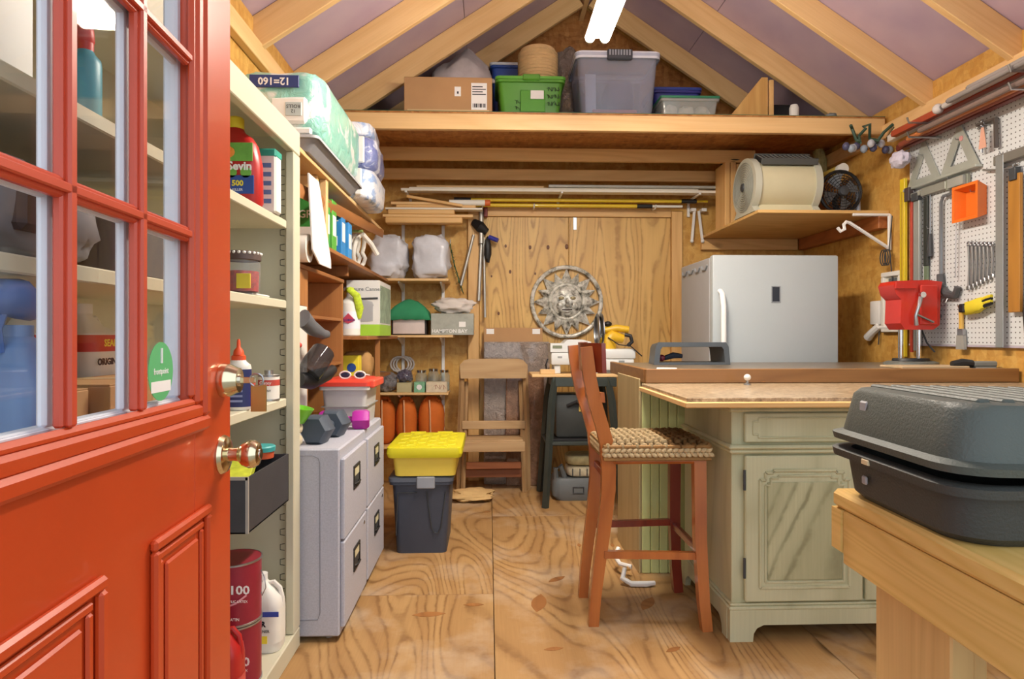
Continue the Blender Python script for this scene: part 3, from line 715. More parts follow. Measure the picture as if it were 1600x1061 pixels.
def jug(name, label, loc, wx, wy, h, m, capm, labm, cat='jug', rz=0, lab=(.15,.55), group=None, sh=.60):
    t = thing(name, label, cat, loc, rz, group); r = min(wx,wy)*.35
    def rr(k, z, dx=0): return ring_rr(-wx/2*k+dx, wx/2*k+dx, -wy/2*k, wy/2*k, z, r*k)
    MB().loft([rr(.94,0), rr(1,.01), rr(1,h*sh), rr(.92,h*(sh*.5+.40)), rr(.62,h*.82,-wx*.08), rr(.34,h*.90,-wx*.14), rr(.30,h*.93,-wx*.14)]).build('body', m, t)
    MB().lathe([(wx*.17,h*.92),(wx*.17,h),(0,h)], 16, Matrix.Translation((-wx*.14,0,0)), False).build('cap', capm, t)
    MB().tube([(-wx*.0,0,h*.86),(wx*.22,0,h*.88),(wx*.40,0,h*.80),(wx*.46,0,h*.66),(wx*.44,0,h*.56)], [wx*.075]*5, 8).build('handle', m, t)
    if labm: MB().loft([ring_rr(-wx/2-.001,wx/2+.001,-wy/2-.001,wy/2+.001,h*lab[0],r), ring_rr(-wx/2-.001,wx/2+.001,-wy/2-.001,wy/2+.001,h*lab[1],r)], False).build('label_wrap', labm, t)
    return t
def sack(name, label, loc, r, m, amp=.18, seed=1, cat='bag', sq=.75, fr=2.2, nu=30, nv=20, group=None, tie=None, flatb=True):
    mb = MB().blob((0,0,r[2]), r, nu, nv, amp, fr, seed, sq)
    if flatb: mb.v = [(x, y, max(z, 0)) for x, y, z in mb.v]
    zm = min(p[2] for p in mb.v); mb.v = [(x,y,z-zm) for x,y,z in mb.v]
    if tie:
        t = thing(name, label, cat, loc, 0, group); mb.build('body', m, t, 60); return t
    return tag(mb.build(name, m, None, 60, loc), label, cat, group)

# ================================================================ goods on the cream shelf cabinet
LBLUE = mat('#2f4f9a', .45, var=.05); REDP = mat('#b3221f', .35, var=.06); LRED = mat('#c8372c', .45, var=.05); LGRN = mat('#6fae4a', .45, var=.15, vsc=30); LYEL = mat('#f0dc3c', .45, var=.03)
PW = mat('#e7e5dc', .4, var=.03, name='white_plastic')
# red insecticide bottle
t = thing('insecticide_bottle', 'red plastic insecticide bottle with yellow cap on the top cabinet shelf', 'bottle', (-.805, 2.07, 1.563))
MB().loft([ring_rr(-.078,.078,-.035,.035,0,.03), ring_rr(-.082,.082,-.038,.038,.01,.03), ring_rr(-.080,.080,-.038,.038,.13,.03), ring_rr(-.068,.068,-.036,.036,.19,.03), ring_rr(-.05,.052,-.03,.03,.215,.025), ring_rr(-.03,.03,-.024,.024,.23,.02), ring_rr(-.022,.022,-.02,.02,.245,.018)]).build('body', REDP, t)
MB().lathe([(.024,.243),(.024,.275),(.02,.28),(0,.28)], 16, None, False).build('cap', LYEL, t)
B(-.066,.066,-.0405,-.038,.132,.19,.001).build('leaf_label', LGRN, t); B(-.07,.07,-.0405,-.038,.03,.088,.001).build('blue_label', LBLUE, t)
MB().blob((-.01,-.041,.16),(.022,.003,.018),10,6).build('fruit_picture', mat('#e58a2c', .5), t)
for x in (-.045, 0, .045): MB().lathe([(.017,0),(.017,.002),(0,.002)], 16, Tm((x,-.0385,.097), rx=RD(90)), False).build('badge', LGRN, t)
text('Sevin', LABELW, t, (.026,-.0402,.116), FR, .036, bold=.0012); text('500', LYEL, t, (.02,-.0412,.062), FR, .024, bold=.0008); text('INSECT KILLER', LABELW, t, (.0,-.0412,.042), FR, .011)
# white bag with red and teal print
t = thing('garden_dust_box', 'white box with teal lid and red print beside the red bottle', 'box', (-.775, 2.205, 1.563))
B(-.062,.06,-.03,.03,0,.20,.006).build('body', PW, t); B(-.064,.062,-.032,.032,.185,.215,.006).build('lid', mat('#2fa08a', .5), t)
text('H\nK\nX', LRED, t, (-.035,-.0305,.11), FR, .042, bold=.001)
for i in range(5): B(.01,.045,-.0312,-.03,.03+i*.03,.045+i*.03).build('print_band', mat('#5c7fae', .6), t)
# jar with red contents
t = thing('screw_jar', 'glass jar of red wire nuts with white lid on the middle cabinet shelf', 'jar', (-.765, 2.02, 1.283))
MB().lathe([(.046,0),(.050,.006),(.052,.085),(.048,.1)], 28).build('glass_body', glass((.93,.95,.97), haze=.12, name='jar_plastic'), t)
MB().lathe([(.045,.003),(.047,.065),(0,.066)], 24, None, False).build('contents', mat('#b33228', .5, var=.5, vsc=60), t)
MB().lathe([(.050,.098),(.054,.10),(.054,.122),(.05,.126),(0,.126)], 28, None, False).build('lid', mat('#5c4a44', .5, var=.2, vsc=40), t)
mb = MB()
for k in range(22): mb.blob((.052*math.cos(k*.2856),.052*math.sin(k*.2856),.120),(.006,.006,.005),6,4)
mb.build('crimped_rim', PW, t)
B(.0,.042,-.0535,-.048,.01,.055,.001).build('label_sticker', mat('#d9c640', .5), t)
t = tag(B(-.09,.09,-.05,.10,0,.007,.002).build('jar_tray', PW, None, loc=(-.82,2.06,1.2755)), 'flat white plastic tray under the jar on the shelf', 'tray')
# glue bottle
t = bottle('glue_bottle', 'white glue bottle with navy label and orange nozzle on the cabinet shelf', (-.755, 1.96, .926), .037, .165, PW, mat('#e2542a', .4), .02, .5, neck=.88, labm=mat('#262f66', .45, var=.05), lab=(.06,.74), flat=.75)
MB().lathe([(.016,.165),(.014,.178),(.006,.188),(.005,.206),(.003,.213)], 14).build('nozzle', mat('#e2542a', .4), t)
for i in range(6): B(-.02,.022,-.0296,-.028,.025+i*.015,.031+i*.015).build('print_line', mat('#8f9ac8', .5), t)
# two small metal cans
for i, (x, y) in enumerate(((-.80, 2.12), (-.758, 2.235))):
    t = can('solvent_can', ('left' if i == 0 else 'right')+' of two small white solvent cans beside the glue bottle', (x, y, .926), .036, .088, PW, 'can', group='small solvent cans')
    MB().lathe([(.015,.088),(.015,.104),(0,.104)], 14, None, False).build('screw_cap', STEEL, t)
    MB().lathe([(.0355,.052),(.0355,.072)], 32, None, False).build('red_band', mat('#b8473c', .5), t); text('Oatey', LABELW, t, (0,-.0365,.062), FR, .016)
    text('CEMENT', INK, t, (0,-.0362,.035), FR, .010)
# black box with loose packets
t = thing('hardware_box', 'open black cardboard box of packets on the low cabinet shelf', 'box', (-.95, 1.79, .602))
bb = MB(); bb.box(0,.285,0,.36,0,.004); bb.box(0,.285,0,.004,0,.155); bb.box(0,.285,.356,.36,0,.155); bb.box(0,.004,0,.36,0,.155); bb.box(.281,.285,0,.36,0,.155)
bb.build('open_box', mat('#3a3a3e', .6, var=.12, vsc=12), t)
B(.279,.2865,-.001,.006,0,.156).build('worn_edge', mat('#a39c92', .7), t); B(0,.285,-.001,.005,.148,.157).build('worn_edge', mat('#a39c92', .7), t)
t = tag(B(-.045,.045,-.09,.09,0,.03,.002,M=Tm((0,0,0),.2,RD(18))).build('sandpaper_pack', mat('#c3cc3e', .5, var=.25, vsc=25), None, loc=(-.755,1.96,.735)), 'lime green packet sticking out of the black box', 'packet')
t = thing('tape_roll', 'teal lidded round tub on top of the black box packets', 'tub', (-.74, 2.11, .752)); MB().lathe([(.038,0),(.04,.022)],24).build('tub_body', mat('#d8603a', .5), t); MB().lathe([(.043,.022),(.044,.036),(.04,.04),(0,.04)],24,None,False).build('tub_lid', mat('#3e9d9b', .45), t)
sack('plastic_packet', 'clear crumpled packet in the black box', (-.87, 1.85, .607), (.045,.045,.085), glass((.85,.9,.93), haze=.45, name='crumpled_film', rough=.15), .3, 5, 'packet')
# paint cans
PCAN = mat('#8f1f33', .35, var=.10, vsc=8, name='maroon_can_print')
for i, z in enumerate((.074, .266)):
    t = can('paint_can', ('upper' if i else 'lower')+' maroon paint can in the stack on the cabinet floor', (-.795, 2.03, z), .082, .19, PCAN, 'paint can', group='stacked maroon paint cans')
    text('A-100', LABELW, t, (.026,-.0826,.118 if i else .095), FR, .036, bold=.0008, sx=1.15)
    text('EXTERIOR ACRYLIC LATEX', LABELW, t, (.008,-.0832,.085 if i else .07), FR, .0105); text('SATIN', LABELW, t, (.03,-.0815,.03), FR, .012)
    MB().tube([(-.03,-.081,.062),(.0,-.0835,.066),(.035,-.080,.078),(.06,-.060,.095)], .003, 5, flat=.3).build('swoosh', mat('#c9848c', .5), t)
    if i:
        B(-.012,.016,-.0845,-.0815,.148,.178,.0005).build('blue_badge', mat('#3d6bb5', .4, var=.05), t); MB().tube([(.082,0,.15),(.097,-.012,.13),(.102,-.015,.10),(.09,-.012,.075),(.083,0,.08)], .0016, 5).build('wire_handle', STEEL, t)
t = jug('cleaner_jug', 'white jug with blue-edged label on the cabinet floor', (-.768, 2.24, .074), .115, .10, .255, PW, WHITE, mat('#e8e6da', .5), lab=(.12,.56), rz=RD(0))
B(-.058,.058,-.0525,-.0505,.125,.142).build('blue_band', mat('#3c4fa8', .5), t); B(-.03,.02,-.0525,-.0505,.035,.06).build('yellow_band', LYEL, t); text('ER', INK, t, (.0,-.053,.10), FR, .026, bold=.001); text('CLEANER', INK, t, (.0,-.053,.076), FR, .013)
t = jug('red_jug', 'red plastic jug at the foot of the paint cans', (-.755, 1.86, .074), .10, .085, .27, REDP, LRED, mat('#c94a48', .4), lab=(.1,.4)); B(-.015,.02,-.044,-.042,.15,.175).build('yellow_sticker', LYEL, t)

# ---- goods seen through the door glass
t = thing('weed_killer_tub', 'white tub with printed label on the top shelf behind the glass', 'tub', (-.86, 1.10, 1.563)); B(-.07,.07,-.05,.05,0,.20,.012).build('body', PW, t); B(-.072,.072,-.052,.052,.2,.225,.01).build('lid', WHITE, t)
for i in range(7): B(-.05,.05-.01*(i%3),-.0512,-.05,.03+i*.019,.038+i*.019).build('print_line', mat('#5a5a62', .6), t)
t = bottle('spray_bottle', 'teal spray bottle with red cap on the top shelf behind the glass', (-.80, 1.30, 1.563), .028, .17, mat('#4f97a8', .4), LRED, .03, .45, neck=.85); MB().lathe([(.013,.165),(.016,.17),(.014,.20),(.010,.205)],14).build('nozzle', LRED, t)
t = sack('grey_tool_bag', 'grey cloth tool bag on the middle shelf behind the glass', (-.86, 1.12, 1.276), (.13,.17,.085), mat('#77767c', .8, var=.2), .12, 3, 'bag', .55, tie=1); B(.10,.137,-.10,-.03,.04,.12,.01).build('dark_patch', mat('#3a2f33', .7), t)
t, a, b, h = carton('grey_bin', 'dark grey lidded bin on the middle shelf behind the glass', -1.02, -.735, 1.30, 1.72, 1.276, 1.42, mat('#54555a', .5, var=.08), 'bin', False)
t, a, b, h = carton('lavender_carton', 'cardboard box with handwriting on the shelf behind the glass', -.915, -.73, 1.26, 1.62, .926, 1.055); 
text('Lavender\nLuck', INK, t, (a+.0006, .0, h*.45), FX, .035)
t, a, b, h = carton('plain_carton', 'plain cardboard box left of the lavender carton behind the glass', -.915, -.76, 1.12, 1.245, .926, 1.05)
for i, y in enumerate((1.42, 1.60)):
    t = jug('bleach_jug', ('left' if i == 0 else 'right')+' of two white jugs with red labels behind the door glass', (-.982, y, .926), .13, .11, .30, PW, WHITE, PW, rz=RD(90), group='white jugs behind the glass', lab=(.30,.74), sh=.76)
    MB().loft([ring_rr(-.0665,.0665,-.0565,.0565,.185,.038), ring_rr(-.0665,.0665,-.0565,.0565,.225,.038)], False).build('red_band', LRED, t)
    text('SEAL', LYEL, t, (0,-.0568,.205), FR, .024, bold=.0006); text('ORIGINAL', INK, t, (0,-.0564,.160), FR, .022, bold=.0008)
t = thing('blue_spray_bottle', 'large blue trigger spray bottle behind the left glass pane', 'bottle', (-.745, 1.04, .926)); t.scale = (1.1, 1.1, 1.2)
MB().loft([ring_rr(-.05,.05,-.045,.045,0,.03), ring_rr(-.055,.055,-.048,.048,.02,.03), ring_rr(-.052,.052,-.046,.046,.12,.03), ring_rr(-.03,.03,-.03,.03,.17,.02), ring_rr(-.018,.018,-.018,.018,.185,.015), ring_rr(-.018,.018,-.018,.018,.20,.015)]).build('body', mat('#6f8fc0', .35, var=.05), t)
MB().tube([(0,.03,.225),(0,0,.235),(0,-.03,.235),(0,-.055,.228)], [.02,.027,.024,.014], 12).build('trigger_head', mat('#4f74b8', .4), t); MB().tube([(0,-.025,.225),(0,-.04,.195),(0,-.032,.165)], [.007,.007,.005], 8).build('trigger', mat('#4f74b8', .4), t)

# ================================================================ long shelves along the left wall
DBR = wood('#a9713f', '#7d4a24', 1, k=8, name='brown_shelf_wood'); DBRZ = wood('#b37a44', '#8a5328', 2, k=8, name='brown_upright_wood')
us = thing('upper_wall_shelf', 'long pine shelf high on the left wall under the paper packs', 'shelf', (XL+.002, 2.43, 1.878))
B(0, .33, 0, 2.15, 0, .02, .002).build('board', PINE_Y, us)
for y in (.5, 1.5): B(0, .30, y, y+.03, -.06, -.001, .003).build('bracket', PINE_X, us)
mb = MB(); mb.tube([(.30,.18,-.135),(.33,2.1,-.012)], .03, 4, flat=.3); mb.build('slanted_board', DBR, us)  # dark brown board leaning under the shelf, joined to the unit, not bracing it
B(.29,.32,.58,.62,-.29,-.001,.002).build('post', PINE_Z, us)
ms = thing('middle_wall_shelf', 'brown wooden shelf along the left wall above the bookcase', 'shelf', (XL+.002, 2.95, 1.545))
B(0, .33, 0, 1.83, 0, .02, .002).build('board', DBR, ms)
for y in (.7, 1.6): B(0, .28, y, y+.03, -.06, -.001, .003).build('bracket', DBR, ms)
ls = thing('lower_wall_shelf', 'brown wooden shelf along the left wall under the canner box', 'shelf', (XL+.002, 3.60, 1.125))
B(0, .40, 0, 1.18, 0, .02, .002).build('board', DBR, ls)
B(.36, .39, .45, .48, -1.125, -.001, .002).build('post', DBRZ, ls); B(0, .36, .45, .48, -.28, -.26, .002).build('ledge', DBR, ls); B(0, .36, .02, 1.1, -.26, -.243, .002).build('low_board', DBR, ls)
# bookcase standing on the filing cabinets
bc = thing('bookcase', 'brown wooden bookcase standing on the filing cabinets', 'bookcase', (-1.075, 2.46, .7265))
B(0, .27, 0, .02, 0, .71, .002).build('side', DBRZ, bc); B(0, .27, 1.09, 1.11, 0, .71, .002).build('side', DBRZ, bc); B(0, .27, .40, .42, 0, .71, .002).build('upright', DBRZ, bc)
B(0, .275, -.005, 1.115, .711, .731, .003).build('top', DBR, bc); B(0, .008, .02, 1.09, 0, .71).build('back', DBRZ, bc)
for z in (.265, .50): B(.009, .265, .421, 1.089, z, z+.016, .002).build('shelf', DBR, bc)
B(.262, .272, .0205, .3995, .0, .55, .002).build('white_panel', PW, bc); B(.258, .272, .0205, .3995, .551, .71, .002).build('brown_panel', DBRZ, bc)
# hand vacuum on the white panel
t = thing('hand_vacuum', 'black and clear hand vacuum mounted on the white panel', 'vacuum', (-.772, 2.64, .99))
SMOKE = glass((.45,.46,.48), haze=.25, body='#55585c', name='smoked_plastic')
MB().tube([(.03,.02,.0),(.05,.05,.04),(.07,.10,.09)], [.05,.055,.05], 14).build('dust_cup', SMOKE, t)
MB().tube([(.005,-.03,-.02),(.03,.05,-.03),(.075,.15,-.005),(.085,.2,.01)], [.03,.036,.03,.022], 12).build('nozzle', BLACK, t)
MB().tube([(.02,-.02,.23),(.035,.06,.19),(.06,.14,.165),(.07,.18,.165)], [.04,.034,.022,.016], 12, flat=.7).build('handle', mat('#5d5f63', .5), t)
MB().blob((.004,-.02,.12),(.012,.012,.012),10,6).build('red_button', LRED, t)
# roll of paper and leaning sheet
t = thing('paper_roll', 'roll of white paper lying on the bookcase', 'roll', (-.92, 2.74, 1.458))
MB().lathe([(.06,-.14),(.06,.16),(.034,.16),(.034,-.14)], 28, Tm((0,0,.061), ry=RD(90)), False).build('paper', PW, t); MB().lathe([(.034,-.141),(.034,.163),(.028,.163),(.028,-.141)], 24, Tm((0,0,.061), ry=RD(90)), False).build('cardboard_core', CARD, t)
tag(MB().prism([(.0,0),(.20,0),(.205,.04),(.06,.37),(-.1,.37),(-.1,.05)], -.003, .003, 'x').build('poster_board', WHITE, None, loc=(-.735,2.80,1.459), rot=(0,RD(-3),0)), 'white poster board leaning beside the paper roll', 'board')
# garden boxes
for i, (y, c, h, lb, tx) in enumerate(((3.07, '#3f9c46', .23, 'green plant food box on the middle shelf', 'GRO'), (3.20, '#57a83e', .25, 'lighter green plant food box behind the first', 'GRO'), (3.40, '#2f86c8', .25, 'light blue box on the middle shelf beside green boxes', 'SALT'), (3.56, '#3b93d6', .20, 'short blue box next to the white hose', 'OX'))):
    t, a, b, hh = carton('product_box', lb, -.91, -.765, y-.045, y+.045, 1.566, 1.566+h, mat(c, .5, var=.15, vsc=14), 'box', False)
    text(tx, LABELW, t, (.0, -b-.001, hh*.65), FR, .05, bold=.001); B(-a*.7, a*.7, -b-.0012, -b, hh*.2, hh*.4).build('label_panel', LABELW, t)
    B(a, a+.001, -b*.7, b*.7, hh*.3, hh*.7).build('side_label', LABELW, t)
# white hose coil
t = thing('hose_coil', 'coiled white hose with green strap on the middle shelf', 'hose', (-.86, 3.98, 1.566))
mb = MB()
for k in range(4): mb.tube([(.03*k-.04+.02*math.sin(a*.5), .02*k+.09*math.cos(a*.3927), .113+.10*math.sin(a*.3927)) for a in range(16)], .013, 8, True)
mb.build('coils', PW, t); MB().tube([(.09,-.05,.20),(.13,.02,.15),(.16,.06,.09)], .015, 8).build('hose_end', PW, t); B(-.06,.10,-.10,-.07,.205,.22,.004).build('strap', mat('#8ba35c', .6), t)
# canner carton
t, a, b, h = carton('canner_box', 'white and lime pressure canner carton on the lower shelf', -.865, -.665, 3.92, 4.36, 1.146, 1.485, mat('#dcdcd8', .5, var=.03), 'box', False)
LIME = mat('#9fcf3a', .5, var=.05); B(-a-.001, a+.001, -b-.001, b+.001, .002, .07).build('lime_band', LIME, t); B(a, a+.0015, -b*.9, b*.9, .08, .31).build('side_picture', mat('#8fa48e', .5, var=.35, vsc=18), t)
text('Pressure Canner', mat('#6b6f73', .5, var=0), t, (-.0, -b-.0012, .285), FR, .034); MB().lathe([(.055,0),(.055,.09),(.06,.095),(.05,.12),(.012,.128)], 20, Tm((.005,-b-.001,.09)) @ Matrix.Diagonal((1,.03,1,1))).build('pot_picture', mat('#a8a9ac', .4), t)
MB().tube([(-.05,-b-.003,.225),(.09,-b-.003,.23)], .006, 6, flat=.3).build('pot_handle_picture', DGREY, t)
# bleach bottle with lime duster
t = bottle('bleach_bottle', 'white bleach bottle with blue and red emblem beside the canner box', (-.80, 3.72, 1.146), .058, .28, PW, mat('#c9d94a', .5), .03, .35, neck=.75, labm=mat('#e9e9ee', .5), lab=(.15,.5), flat=.8)
MB().prism([(-.04,.09),(0,.07),(.04,.09),(0,.13)], -.0492, -.047, 'y').build('emblem', mat('#c24158', .5), t); text('CLOROX', NAVY, t, (0,-.0497,.09), FR, .018, bold=.0005)
MB().tube([(.0,-.045,.27),(.045,-.04,.23),(.06,-.03,.16),(.055,-.02,.10)], [.016,.022,.024,.012], 10, flat=.5).build('lime_duster', mat('#b7d02f', .7, var=.3, vsc=60), t)
# things under the lower shelf
t = thing('varnish_box', 'yellow box with blue spot on the low ledge', 'box', (-.80, 3.78, .883)); B(-.045,.045,-.045,.045,0,.15,.003).build('body', LYEL, t); MB().lathe([(.026,0),(.026,.002),(0,.002)],18,Tm((.005,-.0452,.08),rx=RD(90)),False).build('blue_spot', LBLUE, t)
sack('brown_paper_bag', 'crumpled brown paper bag on the low ledge', (-.80, 3.94, .883), (.09,.07,.085), mat('#b48a55', .8, var=.12), .12, 4, 'bag', .6)
# red lidded grey tote on the filing cabinets
t, a, b = tote('grey_tote', 'pale grey tote with red lid on the filing cabinets', -.785, -.575, 3.03, 3.33, .7265, .185, mat('#c3c2bd', .5, var=.04), mat('#d4402f', .45, var=.05), .012, .03, .012, r=.02)
B(a-.005, a+.035, -b+.02, b-.02, .175, .212, .006).build('handle', mat('#e0553f', .45), t); MB().box(-a-.002, a+.002, -b-.002, b+.002, .085, .089).build('seam', mat('#8f8f8c', .5), t)
t = thing('sunglasses', 'white framed sunglasses on the red tote lid', 'sunglasses', (-.655, 3.10, .943)); 
for sx in (-1, 1):
    MB().tube([(sx*.035+.026*math.cos(k*.5236), .0, .017+.017*math.sin(k*.5236)) for k in range(12)], .004, 6, True).build('rim', WHITE, t); MB().blob((sx*.035,0,.017),(.023,.003,.015),12,6).build('lens', mat('#2a2e4a', .15), t)
MB().tube([(-.062,.0,.02),(-.07,.06,.012)], .003, 5).build('temple', WHITE, t); MB().tube([(.062,.0,.02),(.07,.06,.012)], .003, 5).build('temple', WHITE, t)
# dumbbells
def dumbbell(label, loc, rz, r, l, m, gm_):
    t = thing('dumbbell', label, 'dumbbell', loc, rz, 'dumbbells'); c = r*.866
    for s in (-1, 1):
        rings = []
        for k, q in ((0,.82),(.16,1),(.84,1),(1,.82)):
            x = s*(l/2 - l*.34*k); rings.append([(x, r*q*math.cos(RD(60*j+30-30)), c + r*q*math.sin(RD(60*j))) for j in range(6)])
        MB().loft(rings).build('head', m, t)
    MB().tube([(-l*.2,0,c),(0,0,c),(l*.2,0,c)], [r*.30,r*.34,r*.30], 14).build('grip', gm_, t); return t
DB = mat('#46505c', .55, var=.08)
dumbbell('slate grey hexagonal dumbbell on the nearer filing cabinet', (-.665, 2.64, .7265), RD(82), .062, .27, DB, DB)
dumbbell('magenta dumbbell on the filing cabinets beside the slate ones', (-.655, 2.93, .7265), RD(8), .047, .22, mat('#b02a9a', .4), mat('#b02a9a', .4))
t = thing('folded_towel', 'folded beige towel under the lime scoop', 'towel', (-.755, 2.475, .7265)); 
for i in range(2): MB().box(-.035,.04,-.045,.03,i*.045,.043+i*.045,.018,seg=3).build('fold', mat('#c9bb9c', .9, var=.1), t)
t = tag(MB().lathe([(.025,0),(.03,.002),(.055,.06),(.052,.06),(.028,.006),(0,.006)], 24, None, False).build('lime_scoop', mat('#7ac92e', .4), None, loc=(-.735,2.47,.818), rot=(RD(0),RD(12),0)), 'lime green plastic cup on the folded towel', 'cup')

# ================================================================ paper packs on the upper shelf
FILM = glass((1,1,1), .06, name='clear_wrap')
def film(c1, c2, sc, name, t0=.47, t1=.53):
    m = NT(name); mp = m.coord((1,1,1), rnd=True); n = m.noise(mp, sc, 3, .6, .6); b_ = m.noise(mp, 16, 4, .6, 1.0)
    m.col(m.mix(m.math('MULTIPLY', b_, .35), m.ramp(n, [(t0, lin(c1)), (t1, lin(c2))]), lin('#f4f6f4'))); m.p.inputs['Roughness'].default_value = .28; m.p.inputs['Coat Weight'].default_value = .5
    m.bump(b_, .6, .02); return m.m
TEAL = film('#6fc4b0', '#dfe9e4', 5.5, 'teal_printed_film', .56, .61)
tr = thing('plastic_tray', 'grey plastic tray under the teal tissue pack', 'tray', (-.885, 2.62, 1.8985)); MB().loft([ring_rr(-.15,.15,0,.86,0,.03), ring_rr(-.17,.19,-.02,.88,.05,.03), ring_rr(-.165,.185,-.015,.875,.05,.03), ring_rr(-.145,.145,.005,.855,.004,.03)]).build('tray_shell', mat('#8d8f94', .45), tr)
MB().loft([ring_rr(-.175,.20,-.03,.89,.045,.03), ring_rr(-.175,.20,-.03,.89,.056,.03), ring_rr(-.165,.19,-.02,.88,.056,.03), ring_rr(-.165,.19,-.02,.88,.045,.03)], False).build('tray_rim', mat('#b5b7ba', .45), tr)
t = thing('tissue_pack', 'large teal and white tissue pack upside down on the upper shelf', 'tissue pack', (-.875, 2.66, 1.957))
bp = MB().blob((0,.42,.15), (.19,.43,.150), 40, 24, .05, 3, 2, .34); bp.v = [(x,y,max(z,0.0)) for x,y,z in bp.v]; bp.build('wrapped_rolls', TEAL, t, 70)
WF = mat('#eef0ec', .3, var=.05, bump=.5, bs=14, coat=.4)
mb = MB(); mb.box(-.02,.13,-.016,.006,.06,.17,.012); mb.build('white_panel', WF, t); MB().box(-.14,.15,-.018,.004,.012,.045,.008).build('white_panel', WF, t)
B(-.10,.10,-.020,-.012,.205,.255,.002).build('navy_panel', mat('#2b3f7d', .4), t); text('12=160', LABELW, t, (0,-.0206,.23), (RD(90), RD(180), 0), .042, bold=.001)
B(.045,.11,-.020,-.012,.09,.145,.001).build('fact_panel', mat('#b9c7c8', .4), t); text('12\nROLLS', INK, t, (.078,-.0206,.118), (RD(90), RD(180), 0), .02)
# stacked blue and white tissue packs farther back
PKB = film('#7fa3d6', '#dfe4ee', 9, 'blue_white_film', .42, .48); PKD = film('#3d55a8', '#cfd6e8', 12, 'blue_print_film', .52, .58)
zc = 1.8985
for i, (m, lb) in enumerate(((PKB, 'lower blue and white tissue pack on the upper shelf'), (PKD, 'dark blue printed tissue pack stacked on the lower pack'), (PKB, 'topmost white tissue pack under the loft beam'))):
    hz_ = .098 if i < 2 else .05
    bp = MB().blob((0,.2,hz_), (.205-.03*(i==2),.24,hz_), 30, 18, .05, 3, 5+i, .36); zmn = min(v[2] for v in bp.v); bp.v = [(x,y,min(z_-zmn, hz_*2)) for x,y,z_ in bp.v]
    t = thing('tissue_pack', lb, 'tissue pack', (-.845, 3.62+.06*i, zc), RD(2*i), 'small tissue packs'); zc += max(v[2] for v in bp.v)+.001
    bp.build('wrapped_rolls', m, t, 70)
    if i < 2:
        B(-.05,.06,-.052,-.03,.05,.17,.006).build('blue_panel', mat('#2f4aa6', .4), t); B(-.03,.04,-.054,-.05,.08,.13,.002).build('white_panel', WF, t); B(.10,.14,-.05,-.03,.03,.18,.006).build('white_panel', WF, t); B(-.15,-.10,-.05,-.03,.03,.18,.006).build('white_panel', WF, t)

# ================================================================ things on the loft
LZ = 2.5485
t, a, b, h = carton('shipping_box', 'long brown cardboard box with shipping label on the loft', -.535, .02, 4.06, 4.56, LZ, LZ+.235)
B(.145,.245,-b-.001,-b,.03,.20).build('shipping_label', LABELW, t)
for i in range(4): B(.152,.238-.02*(i%2),-b-.0014,-b-.001,.125+i*.016,.131+i*.016).build('print_line', INK, t)
for i in range(9): B(.155+i*.009,.159+i*.009+.002*(i%3),-b-.0014,-b-.001,.045,.07).build('barcode_bar', INK, t)
B(.04,.08,-b-.001,-b,.115,.175).build('small_label', LABELW, t); B(.055,.066,-b-.0014,-b-.001,.13,.145).build('label_mark', INK, t)
B(-a+.02,a-.02,-b-.0008,-b,.008,.03).build('bottom_tape', TAPE, t)
PLB = mat('#b9b2b4', .35, var=.15, vsc=10, bump=.6, bs=18, coat=.3, name='grey_plastic_bag')
bgm = MB().blob((0,0,.12), (.205,.125,.13), 40, 26, .10, 2.0, 2, .85)
bgm.v = [(x + .05*max(0, z-.1)*3, y*(1-.8*max(0, z-.13)/.12) if z > .13 else y, max(0, z) + (max(0, .12-abs(x-.02))*.75 if z > .12 else 0)) for x, y, z in bgm.v]
t = thing('plastic_bag', 'tied grey plastic bag on the long cardboard box', 'bag', (-.19, 4.41, LZ+.2365)); bgm.build('body', PLB, t, 60); MB().tube([(.17,-.06,.09),(.215,-.08,.085),(.235,-.085,.075)], [.012,.016,.008], 8).build('knot', PLB, t)
GT = mat('#55962c', .42, var=.06)
t, a, b = tote('green_tote', 'lime green lidded tote with black handwriting on the loft', .055, .475, 4.08, 4.42, LZ, .235, GT, mat('#5ca832', .42), .025, .028, .012)
B(-.05,.06,-b-.028,-b-.008,.225,.262,.006).build('latch', GT, t); B(-.065,.095,-b+.002,-b+.012,.03,.17,.004).build('handle_recess', mat('#4f9a26', .45), t); B(.0,.085,-b-.005,-b+.004,.11,.165,.001).build('paper_label', LABELW, t)
for i in range(3): scribble(t, INK, (.105,-b+.004-.002*i,.07+.045*i), (.085,0,0), (0,0,1), 1, .03, 4, i+1, .0016)
for i in range(2): scribble(t, INK, (-.10,-b+.006,.04+.04*i), (.10,0,0), (0,0,1), 1, .03, 4, i+5, .0016)
TW = mat('#c7a878', .85, var=.12, vsc=20, bump=.8, bs=140, name='jute_twine')
t = thing('twine_spool', 'large spool of tan jute twine on the green tote', 'spool', (.325, 4.25, LZ+.265))
MB().lathe([(.118,0),(.128,.01),(.132,.10),(.128,.20),(.115,.225),(.05,.235),(.05,.0)], 40, None, True).build('wound_twine', TW, t)
for i in range(9): MB().lathe([(.130,.02+i*.021),(.1345,.025+i*.021),(.130,.031+i*.021)], 40, None, False).build('twine_turn', TW, t)
t, a, b = tote('blue_tub', 'blue plastic tub behind the twine spool', .02, .24, 4.55, 4.78, LZ, .52, mat('#2c4fa0', .45), mat('#d8dbe0', .5), .02, .03)
t = sack('clear_film_bundle', 'bundle of rolled clear plastic film behind the spool', (.56, 4.60, LZ), (.10,.12,.32), wrap('#b7a79a', 'clear_film', .0, .2), .12, 8, 'film', .6)
CL = glass((.86,.88,.93), .15, .26, 'clear_tote_plastic', '#c3c8d8')
